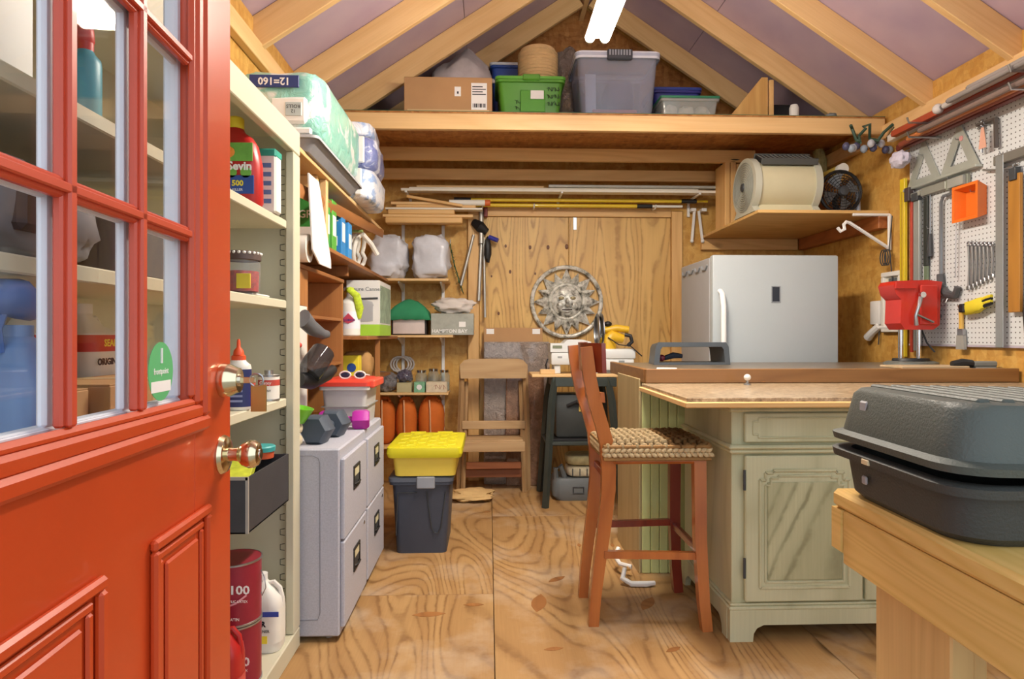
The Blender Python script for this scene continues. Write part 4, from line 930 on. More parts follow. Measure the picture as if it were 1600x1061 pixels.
t, a, b = tote('clear_tote', 'large clear storage tote with grey latch on the loft', .565, 1.085, 4.06, 4.45, LZ, .385, CL, CL, .03, .03, .012, r=.04)
MB().loft([ring_rr(-a-.014,a+.014,-b-.014,b+.014,.37,.045), ring_rr(-a-.016,a+.016,-b-.016,b+.016,.41,.045), ring_rr(-a-.004,a+.004,-b-.004,b+.004,.418,.04), ring_rr(-a-.006,a+.006,-b-.006,b+.006,.37,.04)], False).build('lid_rim', mat('#d5d8e2', .35), t)
B(-.075,.085,-b-.040,-b-.014,.35,.415,.006).build('latch', mat('#3c4048', .5), t)
for i in range(8): B(-.065+i*.018,-.055+i*.018,-b-.042,-b-.038,.375,.41,.001).build('latch_rib', mat('#8f949e', .45), t)
t2 = tag(B(-.17,.12,-.10,.10,0,.06,.004).build('red_book_box', mat('#d8766a', .5), None, loc=(.84,4.22,LZ+.005)), 'flat red box inside the clear tote', 'box')
tag(MB().blob((0,0,.11),(.10,.12,.108),20,14,.1,2,9,.6).build('dark_cloth_bundle', mat('#5f6a86', .8, var=.2), None, loc=(.86,4.26,LZ+.0655)), 'slate blue cloth bundle inside the clear tote', 'cloth')
tag(B(-.035,.035,-.003,.003,0,.30,.002).build('white_sheet', mat('#dfe3ee', .5), None, loc=(.66,4.13,LZ+.004), rot=(RD(-4),0,0)), 'white sheet standing inside the clear tote', 'paper')
tote('black_crate', 'black crate behind the clear tote at the gable', .74, 1.12, 4.64, 4.95, LZ, .50, mat('#2c2d30', .5), mat('#353639', .5), .02, .03)
tote('blue_box', 'navy blue lidded box behind the green-lidded box', 1.17, 1.50, 4.50, 4.80, LZ, .34, mat('#3a3c8c', .45), mat('#34479c', .45), .02, .03)
t, a, b = tote('green_lid_box', 'clear shoe box with dark green lid on the loft', 1.11, 1.475, 4.07, 4.30, LZ, .125, glass((.92,.93,.92), .1, .3, 'clear_box_plastic', '#cfd0cc'), mat('#2f7a58', .45), .015, .022, .008, r=.015)
for i, (x, c) in enumerate(((-.11,'#cfc6b4'),(.0,'#e5e0d6'),(.10,'#d8cfc0'))): MB().blob((x,-.01,.055),(.048,.08,.05),14,8,.2,2,i+3,.8).build('contents', mat(c, .8, var=.2), t)
tag(MB().prism([(0,0),(.285,0),(.285,.30),(.245,.30)], -.009, .009, 'y').build('plywood_gusset', wood('#dcb06a','#b6823f',2,k=8,name='gusset_ply'), None, loc=(1.55,4.16,LZ)), 'triangular plywood offcut standing on the loft', 'plywood')
tag(B(0,.03,-.012,.012,.0,.285,.003).build('pine_stick', FIR_Z, None, loc=(1.845,4.16,LZ)), 'upright pine stick beside the plywood offcut', 'stick')
tag(MB().blob((0,0,.10),(.13,.14,.10),20,14,.08,2,4,.6).build('black_cloth_bundle', mat('#2c2a2b', .85, var=.2), None, loc=(2.03,4.45,LZ+.006)), 'black cloth bundle at the right end of the loft', 'cloth')
t = thing('white_tube', 'small white tube standing near the right loft corner', 'tube', (2.01, 4.15, LZ)); MB().lathe([(.03,0),(.03,.10),(.022,.12),(0,.124)],18,None,False).build('tube_body', PW, t); MB().lathe([(.031,.0),(.031,.03)],18).build('tube_cap', WHITE, t)
tag(MB().blob((0,0,.03),(.04,.04,.03),12,8,.2,2,2).build('wire_bundle', mat('#777a78', .5), None, loc=(2.24,4.12,LZ)), 'small grey wire bundle on the loft edge', 'wire')

# ================================================================ lumber and poles under the loft, on the back wall
WTR = mat('#e6dfcf', .55, var=.05)
def stick(name, label, p0, p1, wd, ht, m, cat='board', group=None):
    p0, p1 = Vector(p0), Vector(p1); d = p1-p0; L = d.length
    o = MB().box(0, L, -wd/2, wd/2, 0, ht, min(wd,ht)*.15).build(name, m, None, loc=p0, rot=(0, -math.asin(d.z/L), math.atan2(d.y, d.x)))
    return tag(o, label, cat, group)
# white bracket arms carrying the stack
for i, x in enumerate((-.62, .55, 1.60)):
    t = thing('lumber_bracket', ('left', 'middle', 'right')[i]+' white steel bracket holding the trim boards on the back wall', 'bracket', (x, YB-.003, 2.10), group='lumber brackets')
    B(-.01,.01,-.02,0,0,.13,.002).build('upright', WHITE, t); B(-.008,.008,-.30,-.02,.118,.132,.002).build('arm', WHITE, t)
stick('trim_board', 'white trim board lying lowest on the brackets', (-.66, 4.86, 2.2335), (1.78, 4.86, 2.2335), .09, .020, WTR)
stick('trim_board', 'second white trim board above the lowest', (-.60, 4.87, 2.252), (1.60, 4.87, 2.2538), .07, .0145, mat('#e2d8c4', .55))
stick('trim_board', 'grey metal trim strip on the trim stack', (.45, 4.84, 2.2685), (1.75, 4.84, 2.2685), .05, .02, mat('#a9a89f', .4))
stick('trim_board', 'pale pine lath on top of the trim stack', (-.55, 4.90, 2.2685), (.42, 4.90, 2.2685), .05, .022, PINE_X)
stick('trim_board', 'long brown lath on top of the trim stack', (-.4, 4.97, 2.2685), (1.7, 4.97, 2.2685), .04, .025, FIR_X)
YP = mat('#e3c02c', .35, var=.04, coat=.3)
for i, z in enumerate((2.163, 2.204)):
    t = thing('extension_pole', ('lower' if i == 0 else 'upper')+' yellow painter extension pole above the back doors', 'pole', (-.14, 4.985-.004*i, z), group='yellow extension poles')
    MB().cyl((.0,0,0),(1.34+.35*i,0,0),.0145,n=12).build('shaft', YP, t); MB().cyl((-.13,0,0),(0,0,0),.018,n=12).build('foam_grip', BLACK, t)
    MB().cyl((1.30+.35*i,0,0),(1.42+.35*i,0,0),.017,n=12).build('twist_collar', BLACK, t); MB().cyl((1.42+.35*i,0,0),(1.66+.2*i,0,0),.010,n=10).build('inner_shaft', PW if i == 0 else YP, t)
for i, x in enumerate((-.05, .35, 1.3)):
    t = thing('pole_hook', ('left','middle','right')[i]+' small white hook carrying the yellow poles', 'hook', (x, YB-.046 if i != 2 else YB-.046, 2.125), group='pole hooks')
    MB().tube([(0,.01,.03),(0,-.02,.018),(0,-.09,.018),(0,-.115,.04)], .006, 6).build('hook_wire', WHITE, t)
for i, x in enumerate((1.615, 1.70)):
    t = thing('folding_bracket', ('left' if i == 0 else 'right')+' white folding bracket hanging under the pole ends', 'bracket', (x, 5.04, 1.90), group='white folding brackets'); MB().tube([(.0,0,.0),(.02 if i == 0 else -.03,0,.24)], .012, 6).build('arm', WHITE, t); MB().blob((.0,0,.0),(.015,.015,.015),10,6).build('tip', WHITE, t); B(-.012,.03,-.02,.05,.235,.26,.003).build('wall_clip', WHITE, t)
# offcut lumber pile at the left of the back wall
for i, (x0, x1, z, c, wd, ht, lb) in enumerate(((-.78, -.20, 1.995, FIR_X, .10, .045, 'thick pine offcut at the bottom of the lumber pile'), (-.80, -.12, 2.041, PINE_X, .09, .02, 'pale pine offcut second in the lumber pile'), (-.76, -.26, 2.062, FIR_X, .09, .036, 'brown pine offcut third in the lumber pile'), (-.78, -.05, 2.099, WTR, .08, .014, 'white painted offcut fourth in the lumber pile'), (-.70, -.10, 2.114, FIR_X, .06, .022, 'narrow brown offcut on the lumber pile'), (-.74, -.35, 2.137, PINE_X, .06, .022, 'short pale offcut on top of the lumber pile'))):
    stick('lumber_offcut', lb, (x0, 4.88, z), (x1, 4.88, z), wd, ht, c)
stick('lumber_offcut', 'thin brown stick lying slanted across the lumber pile', (-.62, 4.83, 2.185), (-.20, 4.825, 2.115), .02, .02, FIR_X)
t = thing('white_pipe', 'short white plastic pipe on the lumber pile', 'pipe', (-.30, 4.86, 2.155)); MB().lathe([(.022,0),(.022,.30),(.018,.30),(.018,0)], 18, Tm((0,0,0), ry=RD(90)), False).build('pipe_wall', PW, t); MB().lathe([(.024,.27),(.024,.31),(.019,.31)], 18, Tm((0,0,0), ry=RD(90)), False).build('orange_collar', mat('#d2642c', .5), t)

# ================================================================ shelves on standards at the left of the back wall
bsx = thing('back_wall_shelves', 'three pale shelves on white standards in the back left corner', 'shelf unit', (XL+.002, YB-.003, 0))
for x in (.40, .715): 
    st_ = B(x-.012, x+.012, -.012, 0, .40, 2.02, .002).build('standard', WHITE, bsx)
for z, x1 in ((1.575, .775), (1.152, .81), (.722, .775), (.32, .775)):
    B(.0, x1, -.30, -.014, z-.018, z, .002).build('board', PINE_X, bsx)
    for x in (.40, .715):
        MB().prism([(-.013,z-.019),(-.26,z-.019),(-.26,z-.03),(-.013,z-.085)], x-.006, x+.006, 'x').build('bracket', WHITE, bsx)
GB = mat('#d2d4dc', .4, var=.12, vsc=9, bump=.5, bs=16, coat=.25, name='pale_plastic_bag')
sack('grocery_bag', 'left grey plastic grocery bag on the top corner shelf', (-.765, 4.93, 1.576), (.14,.115,.165), GB, .26, 3, 'bag', .6, 2.0, group='grey bags on the corner shelf')
sack('grocery_bag', 'right grey plastic grocery bag on the top corner shelf', (-.445, 4.93, 1.576), (.145,.115,.165), GB, .26, 12, 'bag', .6, 2.0, group='grey bags on the corner shelf')
# silver box under green cloth
t = thing('silver_box', 'silver box under a green cloth on the middle corner shelf', 'box', (-.60, 4.90, 1.153)); B(-.13,.13,-.075,.09,0,.16,.004).build('body', mat('#3a3432', .4), t); B(-.118,.118,-.079,-.074,.008,.15,.002).build('silver_face', mat('#e6d3ca', .3, .3, var=.12), t)
gc = MB(); GC = []
for i in range(13):
    row = []
    for j in range(13):
        u, v = -1+i/6, -1+j/6; k = max(abs(u), abs(v)); x, y = u*.165, v*.118+.005
        z = .164 + (.11*(1-k**1.5) if k < 1 else 0) - (.05 if k > .8 else 0)*min(1,(k-.8)*6) + .01*noise.noise(Vector((u*4,v*4,1)))
        row.append((x, y, z))
    GC.append(row)
gc.loft(GC, False, False); gc.build('green_cloth', mat('#2f8a5e', .85, var=.12), None, 60); o = bpy.data.objects['green_cloth']; o.location = (-.60, 4.90, 1.153); tag(o, 'dark green cloth draped over the silver box', 'cloth')
sm_ = o.modifiers.new('thickness', 'SOLIDIFY'); sm_.thickness = .004
t, a, b, h = carton('lamp_box', 'grey printed lamp carton on the middle corner shelf', -.435, -.115, 4.82, 5.04, 1.153, 1.315, mat('#a5a79c', .45, var=.25, vsc=8), 'box', False); text('HAMPTON BAY', LABELW, t, (-.02,-b-.001,.028), FR, .038, bold=.0006); B(.05,.10,-b-.0012,-b,.06,.10).build('label_sticker', LABELW, t)
sack('white_rag', 'crumpled white rag on the lamp carton', (-.265, 4.90, 1.316), (.145,.075,.06), mat('#d9d0c8', .85, var=.1), .3, 6, 'rag', .9, 2.4)
# jars and bags on the lowest visible shelf
JG = glass((.88,.93,.93), .05, .18, 'jar_glass', '#cfd8d6')
for i, (x, y, z, r, h, c, lb) in enumerate(((-.52,4.95,.723,.045,.16,'#5aa36b','left glass jar with metal lid on the jar shelf'),(-.43,4.98,.723,.045,.17,'#c9c1a8','middle glass jar with metal lid on the jar shelf'),(-.345,4.97,.723,.042,.16,'#b9b4a0','right glass jar with metal lid on the jar shelf'))):
    t = thing('glass_jar', lb, 'jar', (x, y, z), group='glass jars'); MB().lathe([(r*.95,0),(r,.006),(r,h*.72),(r*.78,h*.85),(r*.78,h*.9)], 22).build('glass_body', JG, t); MB().lathe([(r*.82,h*.88),(r*.84,h),(0,h)], 22, None, False).build('lid', CHROME, t); MB().lathe([(r*.9,.004),(r*.9,h*.4),(0,h*.4)], 18, None, False).build('contents', mat(c, .7), t)
t, a, b, h = carton('printed_tray', 'beige printed cardboard tray in front of the jars', -.47, -.315, 4.80, 4.885, .723, .80, mat('#d8c8ac', .6, var=.12, vsc=30), 'tray', False)
scribble(t, mat('#a35f4c', .6), (-.02,-b-.001,.02), (.09,0,0), (0,0,1), 1, .04, 3, 3, .0014)
t, a, b, h = carton('green_label_box', 'small green and white box left of the printed tray', -.56, -.48, 4.80, 4.87, .723, .80, mat('#7fb58f', .5, var=.25, vsc=30), 'box', False); MB().lathe([(.02,0),(.02,.001),(0,.001)],16,Tm((0,-b-.0005,.04),rx=RD(90)),False).build('white_spot', LABELW, t)
t, a, b, h = carton('beige_tin', 'beige tin on the jar shelf beside the film bag', -.69, -.58, 4.82, 4.93, .723, .795, mat('#b9b088', .5, var=.1), 'tin', False)
sack('film_bag', 'clear plastic bag of bottles on the jar shelf', (-.80, 4.90, .723), (.10,.09,.075), wrap('#bcb9bd', 'clear_bag_film', .1), .2, 7, 'bag', .8)
sack('purple_bag', 'crumpled purple-grey plastic bag on the beige tin', (-.635, 4.88, .80), (.055,.06,.045), wrap('#8d86a0', 'purple_bag_film', .1, .3), .25, 9, 'bag', .8)
bpy.data.objects['purple_bag'].location.z = .797
t = thing('clear_tubing_coil', 'coil of clear tubing behind the purple bag', 'tubing', (-.70, 5.02, .723))
mb = MB()
for k in range(3): mb.tube([(.07*math.cos(a*.4488)+.02*k, .02+.012*k, .20+.06*math.sin(a*.4488)) for a in range(14)], .008, 6, True)
mb.tube([(0,.02,0),(0,.02,.15)], .008, 6); mb.build('tube_loops', mat('#b9b2ac', .3), t)
# orange quilted cushions standing on the bottom shelf
ORG = mat('#c8661c', .8, var=.10, vsc=10, name='orange_canvas')
for i, (x, w_) in enumerate(((-.79, .078), (-.63, .08), (-.44, .10))):
    t = thing('life_vest', ('left','middle','right')[i]+' orange quilted life vest standing under the jar shelf', 'life vest', (x, 4.93, .321), RD(-4+4*i), 'orange life vests')
    mb = MB().blob((0,0,.18), (w_,.085,.168+.006*i), 24, 18, .03, 3, i, .8); zm = min(v[2] for v in mb.v); mb.v = [(x_, y_*(1+.05*math.cos(z_*150)), z_-zm) for x_, y_, z_ in mb.v]; mb.build('quilted_body', ORG, t, 60)
    MB().tube([(-w_*.15,-.075,.34),(-w_*.1,-.092,.26),(-w_*.08,-.094,.15),(-w_*.05,-.088,.05)], .006, 6).build('zip', mat('#d8a77c', .6), t); MB().tube([(-w_*.5,-.05,.335),(-w_*.3,-.02,.352),(w_*.3,-.02,.352),(w_*.55,-.05,.33)], .012, 6).build('collar', ORG, t)

# ================================================================ hanging tripod poles and garland on the back wall
t = thing('tripod_poles', 'folded grey tripod hanging on the back wall above the chair', 'tripod', (-.10, 5.045, 1.42))
ALU = mat('#b9b5ac', .35, .6, var=.1)
for (x0, z0, x1, z1, r) in ((.04,.80,.04,.45,.02),(.04,.45,.02,.0,.014),(-.02,.52,-.12,.12,.012),(.06,.50,.07,-.13,.010)): MB().cyl((x0,0,z0),(x1,-.02,z1),r,n=10).build('leg', ALU, t)
MB().tube([(-.02,.0,.62),(.03,-.03,.58),(.08,-.01,.54)], [.03,.045,.03], 10).build('head', BLACK, t); MB().blob((.09,-.03,.40),(.03,.03,.10),12,8,.2,2,3).build('strap_bundle', BLACK, t); MB().cyl((.10,-.03,.50),(.17,-.05,.47),.018,n=10).build('blue_knob', mat('#3a3ca0', .4), t); B(.06,.09,-.03,.02,.66,.78,.004).build('red_clamp', mat('#7a2a22', .5), t); B(-.03,.015,-.03,.0,.60,.63,.004).build('yellow_tag', LYEL, t)
t = thing('garland', 'dark green garland hanging from the corner shelf end', 'garland', (-.285, 5.045, 1.47))
mb = MB(); rnd = random.Random(3)
for k in range(90):
    u = k/90; c = Vector((-.02+.10*u**1.3, 0, .40-.38*u)); dv = Vector((rnd.uniform(-1,1), rnd.uniform(-1,1), rnd.uniform(-1,.3))).normalized()*.04; q = c+dv; pz = dv.cross(Vector((0,0,1))).normalized()*.004
    mb.add([c-pz, c+pz, q], [(0,1,2)])
mb.tube([(-.02+.10*(k/8)**1.3, 0, .40-.38*k/8) for k in range(9)], .004, 5)
gx_ = mb.build('sprig', mat('#2c5a3c', .7, var=.2), t); gx_['kind'] = 'stuff'
MB().tube([(-.02,.0,.40),(-.02,.05,.44),(-.02,.10,.45)], .004, 6).build('hook', WHITE, t)

# ================================================================ folding chair and wrapped panels
CHW = wood('#c9a87c', '#a07a4c', 0, k=8, name='weathered_chair_wood', rough=.6); CHZ = wood('#bf9c70', '#957045', 2, k=8, name='weathered_chair_upright', rough=.6)
fcx = thing('folding_chair', 'wooden folding chair standing against the back wall', 'chair', (.035, 4.70, 0))
for s in (-1, 1):
    MB().tube([(s*.255,.05,0),(s*.25,.06,.45),(s*.235,.10,.93)], .020, 4).build('back_post', CHZ, fcx)
    MB().tube([(s*.225,-.02,0),(s*.215,.06,.40),(s*.205,.14,.80)], .016, 4).build('front_leg', CHZ, fcx)
MB().prism([(-.245,.83),(.245,.83),(.252,.93),(.22,.965),(.18,.975),(-.18,.975),(-.22,.965),(-.252,.93)], .055, .078, 'y').build('top_slat', CHW, fcx)
B(-.235,.235,.045,.067,.455,.515,.003).build('mid_slat', CHW, fcx)
B(-.215,.215,-.09,.16,.375,.395,.004).build('seat', CHW, fcx); B(-.225,.225,-.115,-.091,.315,.385,.003).build('seat_rail', CHW, fcx); 
B(-.20,.20,-.03,-.008,.175,.225,.003).build('stretcher', wood('#a4633a','#7a3f20',0,k=8,name='red_stretcher'), fcx); B(-.21,.21,.03,.05,.10,.16,.003).build('stretcher', wood('#a4633a','#7a3f20',0,k=8,name='red_stretcher'), fcx)
FOIL = wrap('#d9c8bc', 'crinkled_film_over_frames', .0, .22, .8, 12)
t = thing('wrapped_picture', 'tall picture wrapped in crinkled film behind the folding chair', 'wrapped panel', (.20, 4.97, 0), 0); B(-.24,.27,-.035,.035,.0,1.10,.008).build('film_wrap', FOIL, t); B(-.24,.22,.036,.052,.9,1.21,.002).build('cardboard', CARD, t); B(-.22,-.16,.034,.036,1.16,1.2).build('tape', LABELW, t); B(.14,.2,.034,.036,1.16,1.2).build('tape', LABELW, t)
t = thing('wrapped_picture', 'second film-wrapped frame leaning in front of the tall one', 'wrapped panel', (.27, 4.90, 0), 0); B(-.14,.15,-.022,.022,.0,.86,.008).build('film_wrap', wrap('#c79a7c', 'brown_film', .0, .22, .8, 12), t)
sack('burlap_cloth', 'crumpled beige cloth on the floor by the folding chair', (-.12, 4.50, 0), (.15,.13,.035), mat('#d2b078', .9, var=.12), .35, 4, 'cloth', .9, 2.2)

# ================================================================ sun wall plaque on the back door
ART = NT('aged_pewter'); mp = ART.coord((1,1,1)); n1 = ART.noise(mp, 22, 5, .6); ART.col(ART.ramp(n1, [(.34, lin('#55524a')), (.46, lin('#b5b3a8')), (.58, lin('#e2e0d6'))])); ART.p.inputs['Metallic'].default_value = .2; ART.p.inputs['Roughness'].default_value = .4; ART.bump(n1, .2, .006); ART = ART.m
sp = thing('sun_plaque', 'round pewter sun face plaque hung on the plywood door', 'wall plaque', (.615, 5.055, 1.415))
MB().tube([(.275*math.cos(k*.1309), 0, .275*math.sin(k*.1309)) for k in range(48)], .017, 8, True).build('outer_ring', ART, sp)
MB().tube([(.135*math.cos(k*.1745), -.005, .135*math.sin(k*.1745)) for k in range(36)], .012, 8, True).build('inner_ring', ART, sp)
for k in range(16):
    an = k*math.pi/8; big = 1.08 if k % 2 == 0 else .92; wd = .044 if k % 2 == 0 else .034; r0, r1 = .140, .142+.115*big; ca, sa_ = math.cos(an), math.sin(an)
    P = lambda r, s, y: (r*ca - s*sa_, y, r*sa_ + s*ca)
    MB().add([P(r0,-wd,0), P(r0,wd,0), P(r0+.04,wd*.9,0), P(r1,0,0), P(r0+.04,-wd*.9,0), P(r0+.02,0,-.028), P(r0+.06,0,-.02)], [(0,5,1),(1,5,2),(2,5,6),(2,6,3),(3,6,4),(4,6,5),(4,5,0),(0,1,2,3,4)]).build('ray', ART, sp)
mb = MB().blob((0,.0,0), (.125,.045,.125), 28, 18); mb.v = [(x, min(y, .0), z) for x, y, z in mb.v]; mb.build('face', ART, sp)
mb = MB(); mb.blob((0,-.05,-.005),(.016,.022,.035),12,8); mb.blob((0,-.055,-.028),(.022,.02,.014),12,8); mb.build('nose', ART, sp)
for s in (-1, 1):
    MB().blob((s*.045,-.040,.028),(.024,.012,.014),12,8).build('eye', mat('#a99c78', .4, .4), sp); MB().tube([(s*.015,-.046,.045),(s*.045,-.044,.06),(s*.08,-.03,.048)], .006, 6).build('brow', ART, sp); MB().blob((s*.055,-.032,-.03),(.032,.018,.03),12,8).build('cheek', ART, sp)
MB().tube([(-.04,-.038,-.062),(0,-.045,-.066),(.04,-.038,-.062)], [.004,.007,.004], 6).build('upper_lip', mat('#3f2c24', .5), sp); MB().tube([(-.035,-.038,-.072),(0,-.045,-.077),(.035,-.038,-.072)], [.004,.008,.004], 6).build('lower_lip', ART, sp)

# ================================================================ tool stand with white machine
MET = mat('#444b47', .4, .3, var=.12); 
sd_ = thing('tool_stand', 'dark metal folding tool stand with a pine board top', 'stand', (.63, 4.45, 0))
B(-.34,.30,-.12,.22,.865,.885,.003).build('board_top', PINE_X, sd_)
for sx in (-1, 1):
    for y0, y1 in ((-.10,-.20), (.18,.26)): MB().tube([(sx*.18,y0,.864),(sx*.205,y0+(y1-y0)*.3,.70),(sx*.255,y1,.0)], [.022,.026,.024], 4).build('leg', MET, sd_)
    MB().tube([(sx*.235,-.165,.42),(sx*.235,.22,.42)], .011, 6).build('side_brace', MET, sd_)
MB().tube([(-.22,-.15,.42),(.22,-.15,.42)], .014, 6).build('cross_brace', MET, sd_); B(-.2,.24,-.12,.2,.80,.862,.004).build('top_frame', MET, sd_); B(-.2,.25,-.12,.20,.428,.442,.002).build('tray', BLACK, sd_)
t = thing('belt_sander_case', 'dark grey machine box on the tool stand tray', 'machine', (.60, 4.50, .443)); B(-.14,.14,-.10,.10,0,.30,.02,seg=2).build('body', mat('#3b3e3c', .5, var=.2), t); MB().tube([(-.06,-.102,.22),(0,-.125,.25),(.06,-.102,.22)], .012, 8).build('handle', BLACK, t); B(.02,.13,-.106,-.10,.18,.24,.002).build('yellow_label', mat('#b89a4c', .5), t)
t = thing('grey_tool_case', 'grey plastic tool case on the floor under the stand', 'tool case', (.63, 4.55, 0)); MB().loft([ring_rr(-.16,.19,-.12,.12,0,.05), ring_rr(-.185,.20,-.13,.13,.03,.05), ring_rr(-.185,.20,-.13,.13,.13,.05), ring_rr(-.17,.19,-.12,.12,.155,.05)]).build('shell', mat('#6b7072', .45, var=.08), t); MB().frame(-.05,.03,.05,.10,.008,-.135,-.128,.002).build('emblem_frame', DGREY, t); B(.13,.17,-.14,-.125,.05,.10,.005).build('latch', BLACK, t); MB().tube([(-.16,-.08,.15),(-.165,-.09,.22),(-.13,-.09,.24),(-.10,-.08,.155)], .018, 8).build('handle', mat('#6b7072', .45), t)
for i, (z, c, lb) in enumerate(((.156, '#cfc5a8', 'plaid seat cushion lying on the grey tool case'), (.236, '#c3b98c', 'floral seat cushion on top of the plaid cushion'))):
    t = thing('seat_cushion', lb, 'cushion', (.70, 4.55, z), group='cushions under the stand'); mb = MB().blob((0,0,.039),(.155,.11,.039),28,12,.03,3,i,.45); zm = min(v[2] for v in mb.v); mb.v = [(x,y,z_-zm) for x,y,z_ in mb.v]; mb.build('pad', mat(c, .85, var=.22, vsc=25), t, 60)
    if i == 0:
        for k in range(5): B(-.12+k*.05,-.113+k*.05,-.1125,-.10,.014,.064,.001).build('stripe', mat('#4d4f52', .8), t)
# white sewing-machine like base with blade disc and yellow motor
MW = mat('#dcdedb', .35, var=.02)
t = thing('white_machine', 'white bench machine with display on the pine stand board', 'machine', (.60, 4.47, .8855))
for x, y in ((-.13,-.06),(.13,-.06),(-.13,.08),(.13,.08)): B(x-.022,x+.022,y-.022,y+.022,.0,.06,.005).build('foot', MW, t)
B(-.175,.16,-.10,.12,.061,.15,.012,seg=2).build('base_body', MW, t); MB().prism([(-.18,.15),(.10,.15),(.10,.22),(.04,.235),(-.06,.235),(-.09,.21),(-.18,.21)], -.105, .10, 'y').build('upper_body', MW, t); B(-.165,-.10,-.108,-.105,.175,.195,.001).build('display', mat('#7d8468', .3), t); B(-.13,-.10,-.103,-.10,.11,.122,.001).build('vent', mat('#9a9c9c', .5), t)
MB().tube([(-.185,.0,.03),(-.20,-.03,.02),(-.205,-.04,.06),(-.19,-.02,.10)], .006, 6).build('cord', BLACK, t)
tag(B(-.05,.05,-.03,.03,0,.032,.003).build('pine_block', PINE_X, None, loc=(.40,4.375,.8855)), 'small pine block on the front edge of the stand board', 'block')
# second white appliance right of the stool back
t = thing('meat_slicer', 'white food slicer with steel disc and yellow motor', 'slicer', (.90, 4.50, .8855))
B(-.13,.12,-.09,.10,.0,.02,.004).build('base_plate', STEEL, t); B(-.125,.11,-.085,.095,.021,.10,.01,seg=2).build('lower_body', MW, t); B(-.125,.12,-.09,.10,.10,.17,.012,seg=2).build('upper_body', MW, t); B(-.0,.04,-.092,-.089,.06,.09,.001).build('grey_panel', mat('#8f9494', .5), t)
for i in range(2): MB().lathe([(.10,0),(.12,.006),(.12,.012),(.05,.02),(0,.02)], 30, Tm((-.115-.03*i,.0,.30), ry=RD(90)), False).build('steel_disc', STEEL, t)
YM = mat('#dcae24', .4, var=.05)
MB().tube([(-.06,.0,.17),(-.06,.0,.22),(-.03,.0,.26),(.05,.0,.24)], [.06,.06,.05,.03], 14).build('motor_body', YM, t); MB().tube([(-.08,.0,.30),(.0,-.01,.315),(.085,-.01,.305)], [.022,.026,.024], 12).build('motor_handle', YM, t); MB().tube([(.06,-.0,.27),(.10,-.01,.26),(.11,-.01,.22),(.08,-.01,.19)], .014, 8).build('black_grip', BLACK, t); MB().tube([(-.07,-.06,.25),(.0,-.09,.20),(.08,-.10,.19),(.16,-.10,.12)], .004, 6).build('cord', BLACK, t); MB().blob((-.06,0,.345),(.03,.03,.02),10,6).build('knob', BLACK, t)

# ================================================================ goods on the wall shelf over the freezer
SZ = 1.946
t = thing('drum_fan', 'beige drum-shaped blower fan on the wall shelf', 'fan', (1.91, 4.20, SZ))
BEI = mat('#b3b3a2', .45, var=.03)
prof = []
for k in range(33):
    an = RD(-50 + 280*k/32); prof.append((.185*math.cos(an), .185+.175*math.sin(an)))
MB().prism([(-.15,0),(.15,0)]+[(p[0], p[1]) for p in prof], -.17, .20, 'x').build('drum', mat('#c2bb9a', .5, var=.03), t)
for x in (-.195, .20):
    MB().prism([(-.17,0),(.17,0)]+[(p[0]*1.06, .185+(p[1]-.185)*1.08) for p in prof], x-.02, x+.022, 'x').build('end_cheek', BEI, t)
for k in range(10):
    r = .03+k*.0145
    MB().tube([(-.221, r*math.cos(a*.3142), .185+r*math.sin(a*.3142)) for a in range(20)], .0025, 4, True).build('side_grille_ring', mat('#8f9288', .5), t)
MB().lathe([(.028,0),(.024,.012),(0,.014)], 18, Tm((-.219,0,.185), ry=RD(-90)), False).build('grille_hub', DGREY, t)
GM = Tm((0,-.125,.335), rx=RD(-38)).to_4x4(); GM = Tm((0,-.105,.345), rx=RD(28))
MB().box(-.165,.195,-.065,.055,-.012,.018,.004,M=GM).build('grille_back', BLACK, t)
for k in range(12): MB().box(-.16+k*.0295,-.155+k*.0295,-.064,.054,.017,.024,.001,M=GM).build('outlet_slat', mat('#6b6d6a', .5), t)
MB().box(-.17,.20,-.075,-.065,-.015,.026,.003,M=GM).build('outlet_rim', mat('#4a4c4a', .5), t); MB().box(-.17,.20,.055,.065,-.015,.026,.003,M=GM).build('outlet_rim', mat('#4a4c4a', .5), t)
t = thing('desk_fan', 'small round black desk fan on the wall shelf', 'fan', (2.305, 4.12, SZ))
B(-.09,.09,-.05,.07,0,.02,.006).build('base', mat('#3e4043', .5), t); MB().tube([(.125,.02,.0),(.13,.02,.10),(.125,.02,.15)], [.02,.014,.012], 8).build('yoke', mat('#8f97a3', .45), t)
for ys, nm in ((-.045, 'front_grille'), (.045, 'rear_grille')):
    mb = MB()
    for k in range(7):
        r = .135 - k*.017; y = ys*(1 - (r/.135)**2*.75)
        mb.tube([(r*math.cos(a*.2618), y, .145+r*math.sin(a*.2618)) for a in range(24)], .0022, 4, True)
    for k in range(18):
        an = k*.349; mb.tube([(r*math.cos(an+.25*(1-r/.135)), ys*(1-(r/.135)**2*.75), .145+r*math.sin(an+.25*(1-r/.135))) for r in (.03,.08,.135)], .0016, 4)
    mb.build(nm, BLACK, t)
MB().tube([(.136*math.cos(a*.2618), 0, .145+.136*math.sin(a*.2618)) for a in range(24)], .011, 8, True).build('rim', BLACK, t)
MB().lathe([(.035,0),(.03,.02),(0,.024)], 18, Tm((0,-.03,.145), rx=RD(90)), False).build('hub', mat('#3a3c3f', .3), t)
